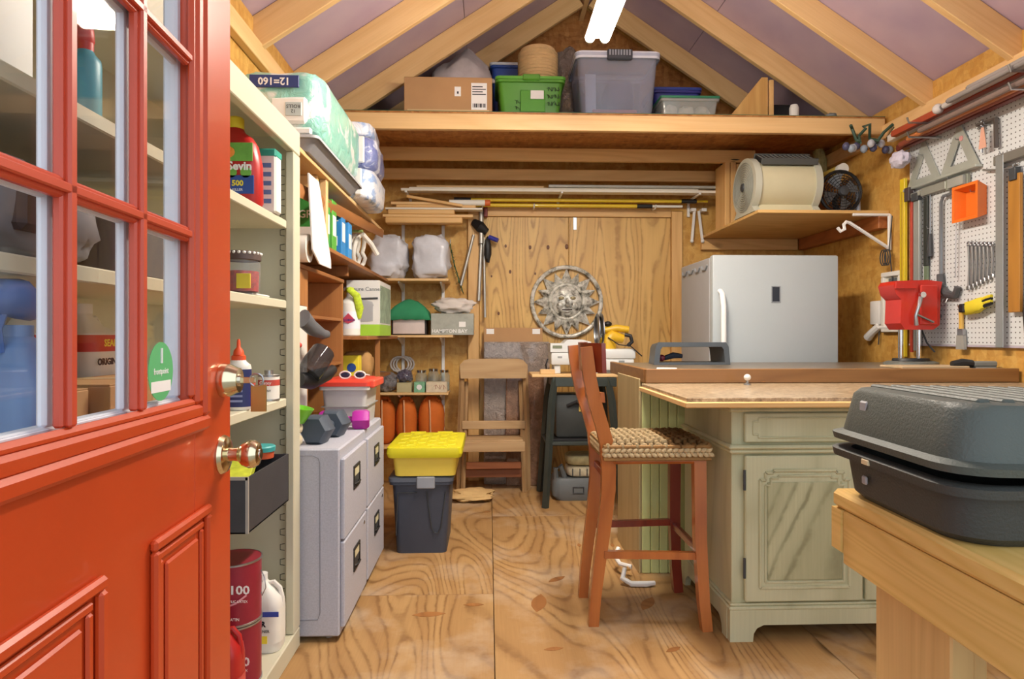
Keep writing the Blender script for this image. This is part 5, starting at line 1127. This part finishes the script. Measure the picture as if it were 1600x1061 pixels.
for k in range(4):
    an = k*1.571+.4; MB().add([(.02*math.cos(an),.005,.145+.02*math.sin(an)),(.115*math.cos(an-.45),-.015,.145+.115*math.sin(an-.45)),(.12*math.cos(an),0,.145+.12*math.sin(an)),(.11*math.cos(an+.45),.018,.145+.11*math.sin(an+.45)),(.02*math.cos(an),.012,.145+.02*math.sin(an)),(.112*math.cos(an),.008,.145+.112*math.sin(an))],[(0,1,2,5),(0,5,3,4)]).build('blade', mat('#6b6e70', .35), t)
MB().tube([(0,.04,.02),(0,.07,.10),(0,.04,.145)], .018, 8).build('stem', BLACK, t)
for i, (x, h, lb) in enumerate(((1.725,.47,'leftmost upright pine board on the wall shelf'),(1.768,.48,'middle upright pine board beside the drum fan'),(1.81,.46,'upright pine board nearest the drum fan'))):
    tag(B(0,.038,0,.20,0,h,.003).build('pine_board', FIR_Z, None, loc=(x,4.62,SZ)), lb, 'board', 'upright pine boards')
bpy.data.objects['drum_fan'].location.y = 4.20
t = thing('black_hat', 'black rounded hat hung over the pine boards', 'hat', (1.80, 4.72, SZ+.4805)); cr_ = MB().blob((0,0,.0),(.07,.07,.075),18,10); cr_.v = [(x,y,max(z,-.007)) for x,y,z in cr_.v]; cr_.build('crown', BLACK, t); MB().blob((0,-.06,-.0),(.06,.05,.008),14,6).build('brim', BLACK, t)
for c_ in t.children: c_.location.z += .009
sack('red_mesh_bag', 'red mesh bag lying on the wall shelf behind the drum fan', (2.20, 4.80, SZ), (.15,.12,.29), mat('#c8331f', .7, var=.25, vsc=40), .2, 5, 'bag', .8)
t = thing('paper_rolls', 'yellow and white paper roll behind the black fan', 'roll', (2.36, 4.42, SZ)); MB().lathe([(.035,-.22),(.035,.20)], 20, Tm((0,.0,.315), rx=RD(90)) ).build('roll', mat('#c9b04e', .6), t); MB().lathe([(.037,.20),(.037,.24)], 20, Tm((0,.0,.315), rx=RD(90))).build('white_end', PW, t); B(-.05,.05,-.10,.15,0,.28,.004).build('support_box', mat('#a8742e', .7), t)
sack('green_bundle', 'green and white twig bundle above the fans', (2.47, 4.70, SZ), (.04,.05,.34), mat('#b9b47c', .7, var=.3, vsc=30), .25, 5, 'bundle', .7)

# ================================================================ pegboard and tools on the right wall
PB = NT('white_pegboard'); mp = PB.coord((1,1,1)); sx = PB.n('ShaderNodeSeparateXYZ'); PB.l(mp, sx)
def cell(s): return PB.math('SUBTRACT', PB.math('FRACT', PB.math('MULTIPLY', s, 1/.0254)), .5)
u_, v_ = cell(sx.outputs[1]), cell(sx.outputs[2])
dd = PB.math('SQRT', PB.math('ADD', PB.math('MULTIPLY', u_, u_), PB.math('MULTIPLY', v_, v_)))
PB.col(PB.ramp(dd, [(.12, lin('#3d3a36')), (.16, lin('#d3d6d6'))])); PB.p.inputs['Roughness'].default_value = .5; PB = PB.m
px_ = 2.535
pg = thing('pegboard', 'white perforated pegboard on the right wall', 'pegboard', (px_, 1.33, 1.10))
B(0, .006, 0, 1.60, 0, 1.225, .001).build('panel', PB, pg); B(0, .006, 1.604, 2.44, 0, 1.225, .001).build('panel', PB, pg)
B(.006, .0145, .01, 2.43, .02, .06).build('batten', PINE_Y, pg); B(.006, .0145, .01, 2.43, 1.16, 1.20).build('batten', PINE_Y, pg); B(-.004, .006, -.01, 2.445, -.012, -.0005, .002).build('edge_strip', mat('#b7aeb8', .5), pg)
TX = px_-.004
def hang(name, label, cat, y, z, group=None): return thing(name, label, cat, (TX, y, z), 0, group)
def pbox(mb, y0, y1, z0, z1, th=.012, off=.004, b=.002): return mb.box(-off-th, -off, y0, y1, z0, z1, b)
def hook(t, y, z): MB().tube([(.004,y,z),(-.03,y,z),(-.035,y,z+.012)], .0025, 5).build('peg_hook', STEEL, t)
# long bars at the left edge
t = hang('yellow_level', 'long yellow straightedge standing against the pegboard edge', 'straightedge', 3.80, 1.02); pbox(MB(), -.022, .022, 0, 1.08, .02).build('beam', mat('#e0c42a', .4), t); pbox(MB(), -.008, .008, .1, 1.0, .003, .024).build('scale_groove', mat('#b8981c', .5), t)
t = hang('bar_clamp', 'red bar clamp hanging at the pegboard edge', 'clamp', 3.73, 1.05); pbox(MB(), -.010, .010, 0, .97, .012).build('bar', mat('#b8402a', .45), t); pbox(MB(), -.022, .022, .90, .98, .04).build('jaw', mat('#4a3f3e', .5), t); hook(t, 0, .97)
t = hang('grey_bar_clamp', 'pale grey aluminium bar beside the red clamp', 'clamp', 3.675, 1.06); pbox(MB(), -.026, .026, 0, .92, .018).build('bar', mat('#9fa4a0', .4, .3), t); pbox(MB(), -.028, .028, .88, .925, .03).build('end_block', DGREY, t); hook(t, 0, .92)
t = hang('black_level', 'narrow black bar hanging right of the grey bar', 'level', 3.60, 1.55); pbox(MB(), -.018, .018, 0, .40, .016).build('bar', mat('#2e3330', .5), t); pbox(MB(), -.016, .016, -.12, -.001, .014).build('green_end', mat('#6a7a62', .5), t); hook(t, 0, .39)
# rafter squares
SIL = mat('#b7bcb2', .35, .35, var=.08)
for i, (y, z, rx, lb) in enumerate(((3.635, 2.03, 0, 'left aluminium rafter square on the pegboard'), (3.343, 2.03, 8, 'right aluminium rafter square with red dot'))):
    t = hang('rafter_square', lb, 'square', y, z, 'rafter squares')
    tri = [(-.145,0),(.145,0),(0,.27)]; inn = [(-.065,.04),(.065,.04),(0,.165)]
    mb = MB(); n3 = 3
    vs_ = [(-.006-i*.008,u,v) for u,v in tri]+[(-.006-i*.008,u,v) for u,v in inn]+[(-.001-i*.008,u,v) for u,v in tri]+[(-.001-i*.008,u,v) for u,v in inn]
    fs_ = []
    for k in range(3): 
        j = (k+1)%3; fs_ += [(k,j,3+j,3+k),(6+j,6+k,9+k,9+j),(k,6+k,6+j,j),(3+k,3+j,9+j,9+k)]
    mb.add(vs_, fs_).build('plate', SIL, t); B(-.03-i*.008,.0,-.15,.15,-.014,-.0005,.002).build('fence', SIL, t); hook(t, 0, .17)
    if i: MB().lathe([(.014,0),(.014,.003),(0,.003)],16,Tm((-.0145,-.02,.17),ry=RD(-90)),False).build('red_dot', mat('#c98f8c', .5), t)
t = hang('wire_hook_rod', 'thin wire rod with orange tag high on the pegboard', 'hook', 3.13, 2.20); MB().tube([(0,.10,.02),(-.03,.06,.01),(-.05,.0,0)], .003, 5).build('rod', STEEL, t); MB().prism([(-.025,-.11),(.025,-.11),(.008,-.005),(-.008,-.005)], -.053, -.050, 'x').build('orange_tag', mat('#d9a48c', .6), t)
# hacksaw
t = hang('hacksaw', 'hacksaw with black handle hanging upright on the pegboard', 'hacksaw', 3.41, 1.42)
MB().tube([(-.02,-.07,.48),(-.02,-.05,.50),(-.02,.04,.50),(-.02,.06,.47),(-.02,.06,.06),(-.02,.05,.02)], .009, 8).build('frame', mat('#7c8084', .4, .4), t); MB().tube([(-.02,-.06,.48),(-.02,-.05,.04)], .004, 4).build('blade', STEEL, t)
MB().tube([(-.02,.065,.07),(-.02,.06,.0),(-.02,.01,-.045),(-.02,-.05,-.055),(-.02,-.07,-.01)], [.018,.022,.022,.020,.016], 8).build('handle', mat('#4a4b4d', .5), t); hook(t, 0, .485)
t = hang('wood_rasp', 'thin black handled rasp hanging left of the hacksaw', 'rasp', 3.565, 1.60); MB().cyl((-.015,0,.13),(-.015,0,.37),.006,.003,8).build('blade', STEEL, t); MB().tube([(-.015,0,.0),(-.015,0,.06),(-.015,0,.13)], [.014,.012,.009], 10).build('handle', mat('#3a3c3f', .5), t); hook(t, 0, .16)
t = hang('drywall_knife', 'wide grey taping knife above the hacksaw', 'knife', 3.58, 1.955); pbox(MB(), -.15, .05, -.0, .045, .006, .02).build('blade', mat('#a2a49a', .4, .4), t); pbox(MB(), .051, .15, .010, .035, .018, .014).build('handle', mat('#8f9186', .5), t); hook(t, .1, .036)
t = hang('wire_brush', 'grey wire brush hanging above the orange bin', 'brush', 3.33, 1.945); pbox(MB(), -.06, .10, 0, .055, .02).build('back', mat('#8c9080', .5), t); pbox(MB(), -.055, .06, .0, .05, .02, .025).build('bristles', mat('#9b9c92', .8, bump=.8, bs=200), t); hook(t, .07, .056)
# orange bin
t = hang('orange_bin', 'small orange plastic bin hooked on the pegboard', 'bin', 3.235, 1.745); OR = mat('#e2701f', .4, var=.05)
bb = MB(); bb.box(-.006,0,-.07,.07,.02,.17,.002); bb.loft([[(-.006,-.07,.02),(-.006,.07,.02),(-.006,.07,.17),(-.006,-.07,.17)],[(-.065,-.09,.0),(-.065,.09,.0),(-.065,.09,.19),(-.065,-.09,.19)],[(-.065,-.075,.015),(-.065,.075,.015),(-.065,.075,.175),(-.065,-.075,.175)],[(-.01,-.06,.03),(-.01,.06,.03),(-.01,.06,.16),(-.01,-.06,.16)]]); bb.build('bin_shell', OR, t); hook(t, 0, .15)
# wrenches
WST = mat('#8e8f92', .3, .7, var=.1)
for i in range(7):
    L = .235 - .012*i; t = hang('wrench', ('first','second','third','fourth','fifth','sixth','seventh')[i]+' steel combination wrench counted from the left of the row', 'wrench', 3.275-.026*i, 1.63-L-.004*i, 'combination wrenches')
    MB().tube([(-.012,-.0,.015),(-.012,-.004,L*.5),(-.012,0,L-.012)], [.007,.006,.007], 6).build('shank', WST, t)
    MB().tube([(-.012, .010*math.cos(a*.7854), L+.010*math.sin(a*.7854)) for a in range(8)], .005, 6, True).build('ring_end', WST, t)
    MB().tube([(-.012,-.011,-.006),(-.012,-.009,.010),(-.012,.0,.017),(-.012,.009,.010),(-.012,.011,-.006)], .006, 6).build('open_end', WST, t)
t = hang('work_glove', 'yellow and black work glove hung on the pegboard', 'glove', 3.20, 1.255); MB().blob((-.03,.0,.045),(.025,.09,.035),18,10,.15,2,3,.8,M=Matrix.Rotation(RD(-12),4,'X')).build('palm', mat('#d8c42a', .7), t)
for k in range(4): MB().tube([(-.035,-.05,.04+.012*k),(-.04,-.09,.05+.012*k),(-.04,-.115,.055+.012*k)], [.011,.011,.008], 8).build('finger', mat('#d8c42a', .7) if k % 2 else BLACK, t)
B(-.06,-.02,.05,.09,.015,.06,.006).build('black_cuff', BLACK, t); hook(t, .05, .07)
t = hang('paint_brush', 'paint brush with wooden handle hanging by the pegboard bottom', 'brush', 3.325, 1.075); MB().prism([(-.03,.0),(.03,.0),(.025,.075),(-.025,.075)], -.022, -.006, 'x').build('bristles', mat('#9c9a92', .8), t); pbox(MB(), -.022, .022, .075, .11, .018).build('ferrule', STEEL, t); MB().tube([(-.013,0,.11),(-.013,0,.16),(-.013,.0,.235)], [.012,.011,.014], 10).build('handle', mat('#d3a94e', .4), t); hook(t, 0, .225)
t = hang('pegboard_hooks', 'pair of small empty wire hooks above the paint brush', 'hook', 3.42, 1.33); 
for y in (-.015,.02): MB().tube([(0,y,.03),(-.03,y,.02),(-.04,y,.0),(-.03,y,-.015)], .0025, 5).build('wire', STEEL, t)
t = hang('steel_straightedge', 'long grey steel square hanging at the right of the pegboard', 'square', 3.045, 1.09); pbox(MB(), -.024, .024, 0, .94, .006, .03).build('blade', mat('#9da1a0', .35, .5, var=.08), t); pbox(MB(), -.17, .04, .90, .945, .03).build('stock', mat('#6d6a62', .45), t); MB().tube([(-.02,.12,.90),(-.02,.04,.88),(-.02,-.10,.87)], .006, 6).build('rod', STEEL, t); hook(t, 0, .95)
t = hang('wooden_saw_guide', 'brown wooden board hanging beside the steel square', 'board', 2.965, 1.26); pbox(MB(), -.034, .034, 0, .66, .018, .012).build('plank', wood('#b07a2e','#8a5a1c',2,k=8,name='oiled_plank'), t); pbox(MB(), -.02, .02, .63, .69, .03, .010).build('clamp_head', DGREY, t); hook(t, 0, .69)
t = hang('nippers', 'black handled nippers at the right frame edge', 'pliers', 2.90, 1.20); 
for s in (-1, 1): MB().tube([(-.012,s*.008,.11),(-.012,s*.022,.06),(-.012,s*.016,-.06)], [.007,.009,.006], 8).build('handle', BLACK, t)
MB().blob((-.012,0,.125),(.008,.016,.022),12,8).build('jaw', STEEL, t); hook(t, 0, .14)
t = hang('c_clamp', 'dark steel clamp high at the right of the pegboard', 'clamp', 3.145, 2.06); MB().tube([(-.02,.03,.15),(-.02,.06,.17),(-.02,-.06,.165),(-.02,-.065,.02)], .011, 6).build('frame', mat('#5b524c', .5, .4), t); MB().cyl((-.02,.03,.02),(-.02,.03,.19),.006,n=8).build('screw', STEEL, t); hook(t, 0, .155)
# long trim pieces stored on arms along the wall top
t = thing('wall_rod_rack', 'row of steel arms holding long rods above the pegboard', 'rack', (XR-.041, 1.2, 2.26))
for y in (.2, .9, 1.6, 2.3):
    MB().tube([(.03,y,.0),(-.16,y,.0),(-.17,y,.03)], .006, 6).build('arm', STEEL, t); MB().tube([(0,y,.08),(-.16,y,.08),(-.17,y,.11)], .006, 6).build('arm', STEEL, t)
RODS = ((0,-.022,.018,'#6e2f26',1.1,3.80,'dark red moulding innermost on the lower rack arms'),(0,-.062,.017,'#8a4630',1.3,3.72,'reddish brown dowel on the lower rack arms'),(0,-.098,.014,'#b9703c',1.2,3.60,'orange-brown wooden rod on the lower rack arms'),(0,-.132,.014,'#7d6a62',1.0,3.45,'dull brown rod outermost on the lower rack arms'),
 (1,-.024,.020,'#dcd6cc',1.1,3.88,'white slotted shelf standard on the upper rack arms'),(1,-.066,.018,'#a8482c',1.3,3.78,'red-orange moulding on the upper rack arms'),(1,-.104,.016,'#c4bfba',1.0,3.30,'pale metal curtain rod on the upper rack arms'),(1,-.138,.014,'#8d8783',1.0,3.22,'grey curtain rod outermost on the upper rack arms'),
 (2,-.040,.016,'#e2ddd2',1.1,3.10,'white moulding on top of the upper rack row'),(2,-.085,.014,'#9b9590',1.1,3.15,'grey tube on top of the upper rack row'))
for i, (lv, dx, r, c, y0, y1, lb) in enumerate(RODS):
    zz = 2.26 + (.0065, .0865, .0865+.041)[lv] + r
    o = thing('long_rod', lb, 'rod', (XR-.041+dx, y0, zz), group='long rods on the wall rack')
    (B(-r, r, 0, y1-y0, -r, r, .003) if i in (0,4,5,8) else MB().cyl((0,0,0),(0,y1-y0,0),r,n=10)).build('shaft', mat(c, .45, var=.1), o)
    MB().cyl((0,y1-y0,0),(0,y1-y0+.008,0),r*.8,n=10).build('end_cap', DGREY, o)
    if i == 4:
        mb = MB()
        for k in range(60): mb.box(-r-.0006,-r+.001,.3+k*.04,.315+k*.04,-.004,.004)
        q = mb.build('slots', SLOT, o); q['kind'] = 'stuff'
t = thing('glass_finial', 'round glass finial on the curtain rod end', 'finial', (XR-.145, 3.345, 2.363)); MB().blob((0,0,0),(.028,.028,.028),14,10).build('ball', mat('#cfc8c2', .15), t); MB().cyl((0,-.035,0),(0,-.02,0),.012,n=10).build('collar', STEEL, t)
t = thing('light_string', 'tangle of dark string lights at the beam and wall corner', 'lights', (2.47, 3.93, 2.36)); rnd = random.Random(8)
mb = MB().tube([(.06-.30*u/14+rnd.uniform(-.02,.02), rnd.uniform(-.06,.03), .05+.05*math.sin(u)+rnd.uniform(-.02,.02)) for u in range(15)], .010, 5); mb.build('cable', mat('#2f4a3a', .6), t)
for k in range(11): MB().blob((.05-.03*k, rnd.uniform(-.05,.02), -.02+rnd.uniform(-.03,.03)),(.022,.022,.026),10,8).build('bulb', [mat('#8f9aa6', .15), mat('#4a4a66', .2), mat('#b9bcc4', .12)][k % 3], t)
t = thing('shop_rag', 'white and blue rag bunched at the pegboard top corner', 'rag', (2.44, 3.72, 2.165)); MB().blob((0,0,.03),(.045,.07,.05),18,12,.3,2.5,4).build('cloth', mat('#c9c4d2', .8, var=.25, vsc=25), t); MB().tube([(.06,0,.09),(.02,0,.075),(.0,0,.06)], .004, 5).build('hook', STEEL, t)

# ================================================================ wall fittings left of the pegboard
t = thing('wall_organizer', 'small white plastic frame with a grey window on the right wall', 'frame', (XR-.002, 3.83, 1.17)); 
mb = MB(); 
for y0, y1, z0, z1 in ((0,.20,0,.03),(0,.20,.35,.38),(0,.03,.03,.35),(.17,.20,.03,.35)): mb.box(-.03,0,y0,y1,z0,z1,.004)
mb.build('border', PW, t); B(-.012,-.002,.03,.17,.03,.35).build('panel', mat('#d8d4c4', .5), t); B(-.016,-.012,.06,.14,.25,.34,.001).build('grey_window', mat('#5f6668', .25), t)
t = thing('wall_charger', 'white wall charger with dangling cord on the right wall', 'charger', (XR-.001, 4.10, 1.22)); B(-.03,0,-.05,.05,0,.155,.008,seg=2).build('box', WHITE, t); MB().tube([(-.02,-.04,-.01),(-.03,.02,-.05),(-.03,.07,-.085)], [.024,.024,.028], 10).build('nozzle', WHITE, t); MB().tube([(-.02,-.045,-.02),(-.02,-.25,-.02)], .014, 8).build('arm', WHITE, t); MB().tube([(-.01,-.03,.0),(-.02,-.035,-.08),(-.02,-.03,-.13)], .004, 6).build('cord', DGREY, t)
t = thing('hanging_cord', 'dark extension cord hanging from the shelf bracket', 'cord', (XR-.02, 3.93, 1.30)); MB().tube([(0,0,.60),(-.012,.01,.4),(-.005,-.01,.2),(-.01,.0,.0)], .004, 6).build('cable', DGREY, t)
mb = MB()
for k in range(3): mb.tube([(-.03-.008*k, .03*math.cos(a*.628)+.01*k, .34+.05*math.sin(a*.628)) for a in range(10)], .004, 5, True)
mb.build('loops', DGREY, t)

# ================================================================ red drill press on the bar
BZ = .9865
VR = mat('#c22a1c', .35, var=.08, coat=.3)
t = thing('drill_press', 'red drill press with steel columns on the bar counter', 'drill press', (2.36, 3.50, BZ))
MB().lathe([(.13,0),(.13,.012),(.11,.02),(0,.022)], 30, Matrix.Diagonal((1.1,.9,1,1)), False).build('base', mat('#7f837c', .4, .4), t); MB().lathe([(.09,.022),(.085,.035),(0,.036)], 24, Matrix.Diagonal((1.1,.9,1,1)), False).build('base_pad', BLACK, t)
for x in (-.045, .06): MB().cyl((x,.02,.02),(x,.02,.22),.013,n=12).build('column', CHROME, t)
MB().prism([(-.13,.39),(-.145,.44),(-.13,.462),(.05,.468),(.13,.458),(.12,.41),(.115,.22),(.08,.195),(-.08,.195),(-.105,.23),(-.10,.36)], -.07, .07, 'y').build('head', VR, t)
MB().prism([(-.14,.42),(-.02,.42),(-.02,.455),(-.135,.455)], -.085, -.07, 'y').build('head_lip', VR, t); B(.0,.10,-.082,-.07,.22,.44,.006).build('cover', VR, t)
MB().tube([(.0,-.085,.38),(-.02,-.10,.33),(-.04,-.10,.27),(-.03,-.09,.22)], [.012,.009,.009,.012], 8).build('crank', STEEL, t); MB().tube([(-.04,-.10,.28),(.06,-.10,.235)], .006, 6).build('lever', STEEL, t); MB().lathe([(.02,0),(.024,.014),(.012,.03),(0,.03)],14,Tm((.125,-.02,.27),ry=RD(90)),False).build('knob', mat('#4a4a4c', .3, .6), t); MB().lathe([(.016,0),(.016,.02),(0,.02)],14,Tm((.0,-.085,.385),rx=RD(90)),False).build('hub', CHROME, t)
MB().tube([(.08,.03,.20),(.10,.01,.12),(.13,-.01,.07)], .005, 6).build('cable', DGREY, t)
# things on the bar
tag(B(0,.34,0,.18,0,.012,.002).build('pine_shim', wood('#cdb592','#a88f68',0,k=6,name='pale_shim'), None, loc=(2.02,3.06,BZ)), 'pale flat board on the front of the bar', 'board')
t = thing('scrub_brush', 'black and grey scrub brush lying on the bar right end', 'brush', (2.40, 3.10, BZ)); MB().tube([(-.10,0,.02),(-.05,0,.026),(.0,0,.022)], [.016,.022,.02], 10).build('handle', BLACK, t); B(0,.12,-.02,.02,.008,.035,.006).build('head', mat('#7d7f78', .6), t); B(.01,.115,-.016,.016,.0,.008).build('bristles', mat('#9b9c94', .8), t)
t = thing('grey_crate', 'open dark grey plastic crate standing on the bar', 'crate', (1.13, 3.62, BZ)); mb = MB()
GRC = mat('#4b5156', .45, var=.06)
hw, hd = .215, .10
# tub stands on its side: an outer shell with a rectangular mouth facing front
mb.loft([[(-hw,-hd,0),(hw,-hd,0),(hw-.01,-hd,.10),(hw-.025,-hd,.125),(-hw+.025,-hd,.125),(-hw+.01,-hd,.10)], [(-hw+.02,hd,0),(hw-.02,hd,0),(hw-.03,hd,.09),(hw-.04,hd,.11),(-hw+.04,hd,.11),(-hw+.03,hd,.09)], [(-hw+.04,hd,.012),(hw-.04,hd,.012),(hw-.05,hd,.085),(hw-.055,hd,.095),(-hw+.055,hd,.095),(-hw+.05,hd,.085)], [(-hw+.03,-hd,.012),(hw-.03,-hd,.012),(hw-.038,-hd,.085),(hw-.05,-hd,.10),(-hw+.05,-hd,.10),(-hw+.038,-hd,.085)], [(-hw,-hd,0),(hw,-hd,0),(hw-.01,-hd,.10),(hw-.025,-hd,.125),(-hw+.025,-hd,.125),(-hw+.01,-hd,.10)]], False)
mb.build('frame', GRC, t); MB().tube([(-.14,.0,.03),(-.08,-.01,.05),(-.03,-.01,.045)], [.012,.018,.012], 8).build('dark_tool', mat('#2e3340', .4), t); MB().blob((-.15,-.02,.035),(.02,.02,.02),10,6).build('red_tip', mat('#7a2430', .4), t)
tag(MB().add([(0,0,0),(.10,.01,0),(.12,.075,.0),(.02,.07,0),(0,0,.002),(.10,.01,.002),(.12,.075,.004),(.02,.07,.006)],[(3,2,1,0),(4,5,6,7),(0,1,5,4),(1,2,6,5),(2,3,7,6),(3,0,4,7)]).build('paper_scrap', WHITE, None, loc=(.80,3.03,BZ+.0005)), 'white paper scrap on the front of the bar', 'paper')
# small tap-like knob on the stone worktop
t = thing('glass_ornament', 'small clear glass ornament standing on the stone worktop', 'ornament', (1.17, 2.86, .9255)); MB().lathe([(.016,0),(.016,.004),(.006,.01),(.006,.02),(0,.021)],14,None,False).build('base', STEEL, t); MB().blob((0,0,.034),(.016,.016,.015),14,10).build('ball', mat('#dcd8cf', .1), t)
# white curved pipe ends on the floor
t = thing('white_hose', 'white curved floor hose by the green bar panel', 'hose', (.66, 2.98, 0)); MB().tube([(-.02,.16,.10),(-.045,.13,.07),(-.03,.08,.05),(.02,.05,.045)], .011, 8).build('upper_curve', WHITE, t); MB().tube([(-.03,-.03,.07),(-.045,-.05,.03),(-.01,-.075,.014),(.06,-.08,.014),(.10,-.07,.014)], [.010,.013,.013,.013,.010], 10).build('lower_curve', WHITE, t); MB().tube([(.0,.06,.045),(.0,.0,.05),(-.025,-.03,.06)], .004, 6).build('wire', mat('#b9873c', .5), t)
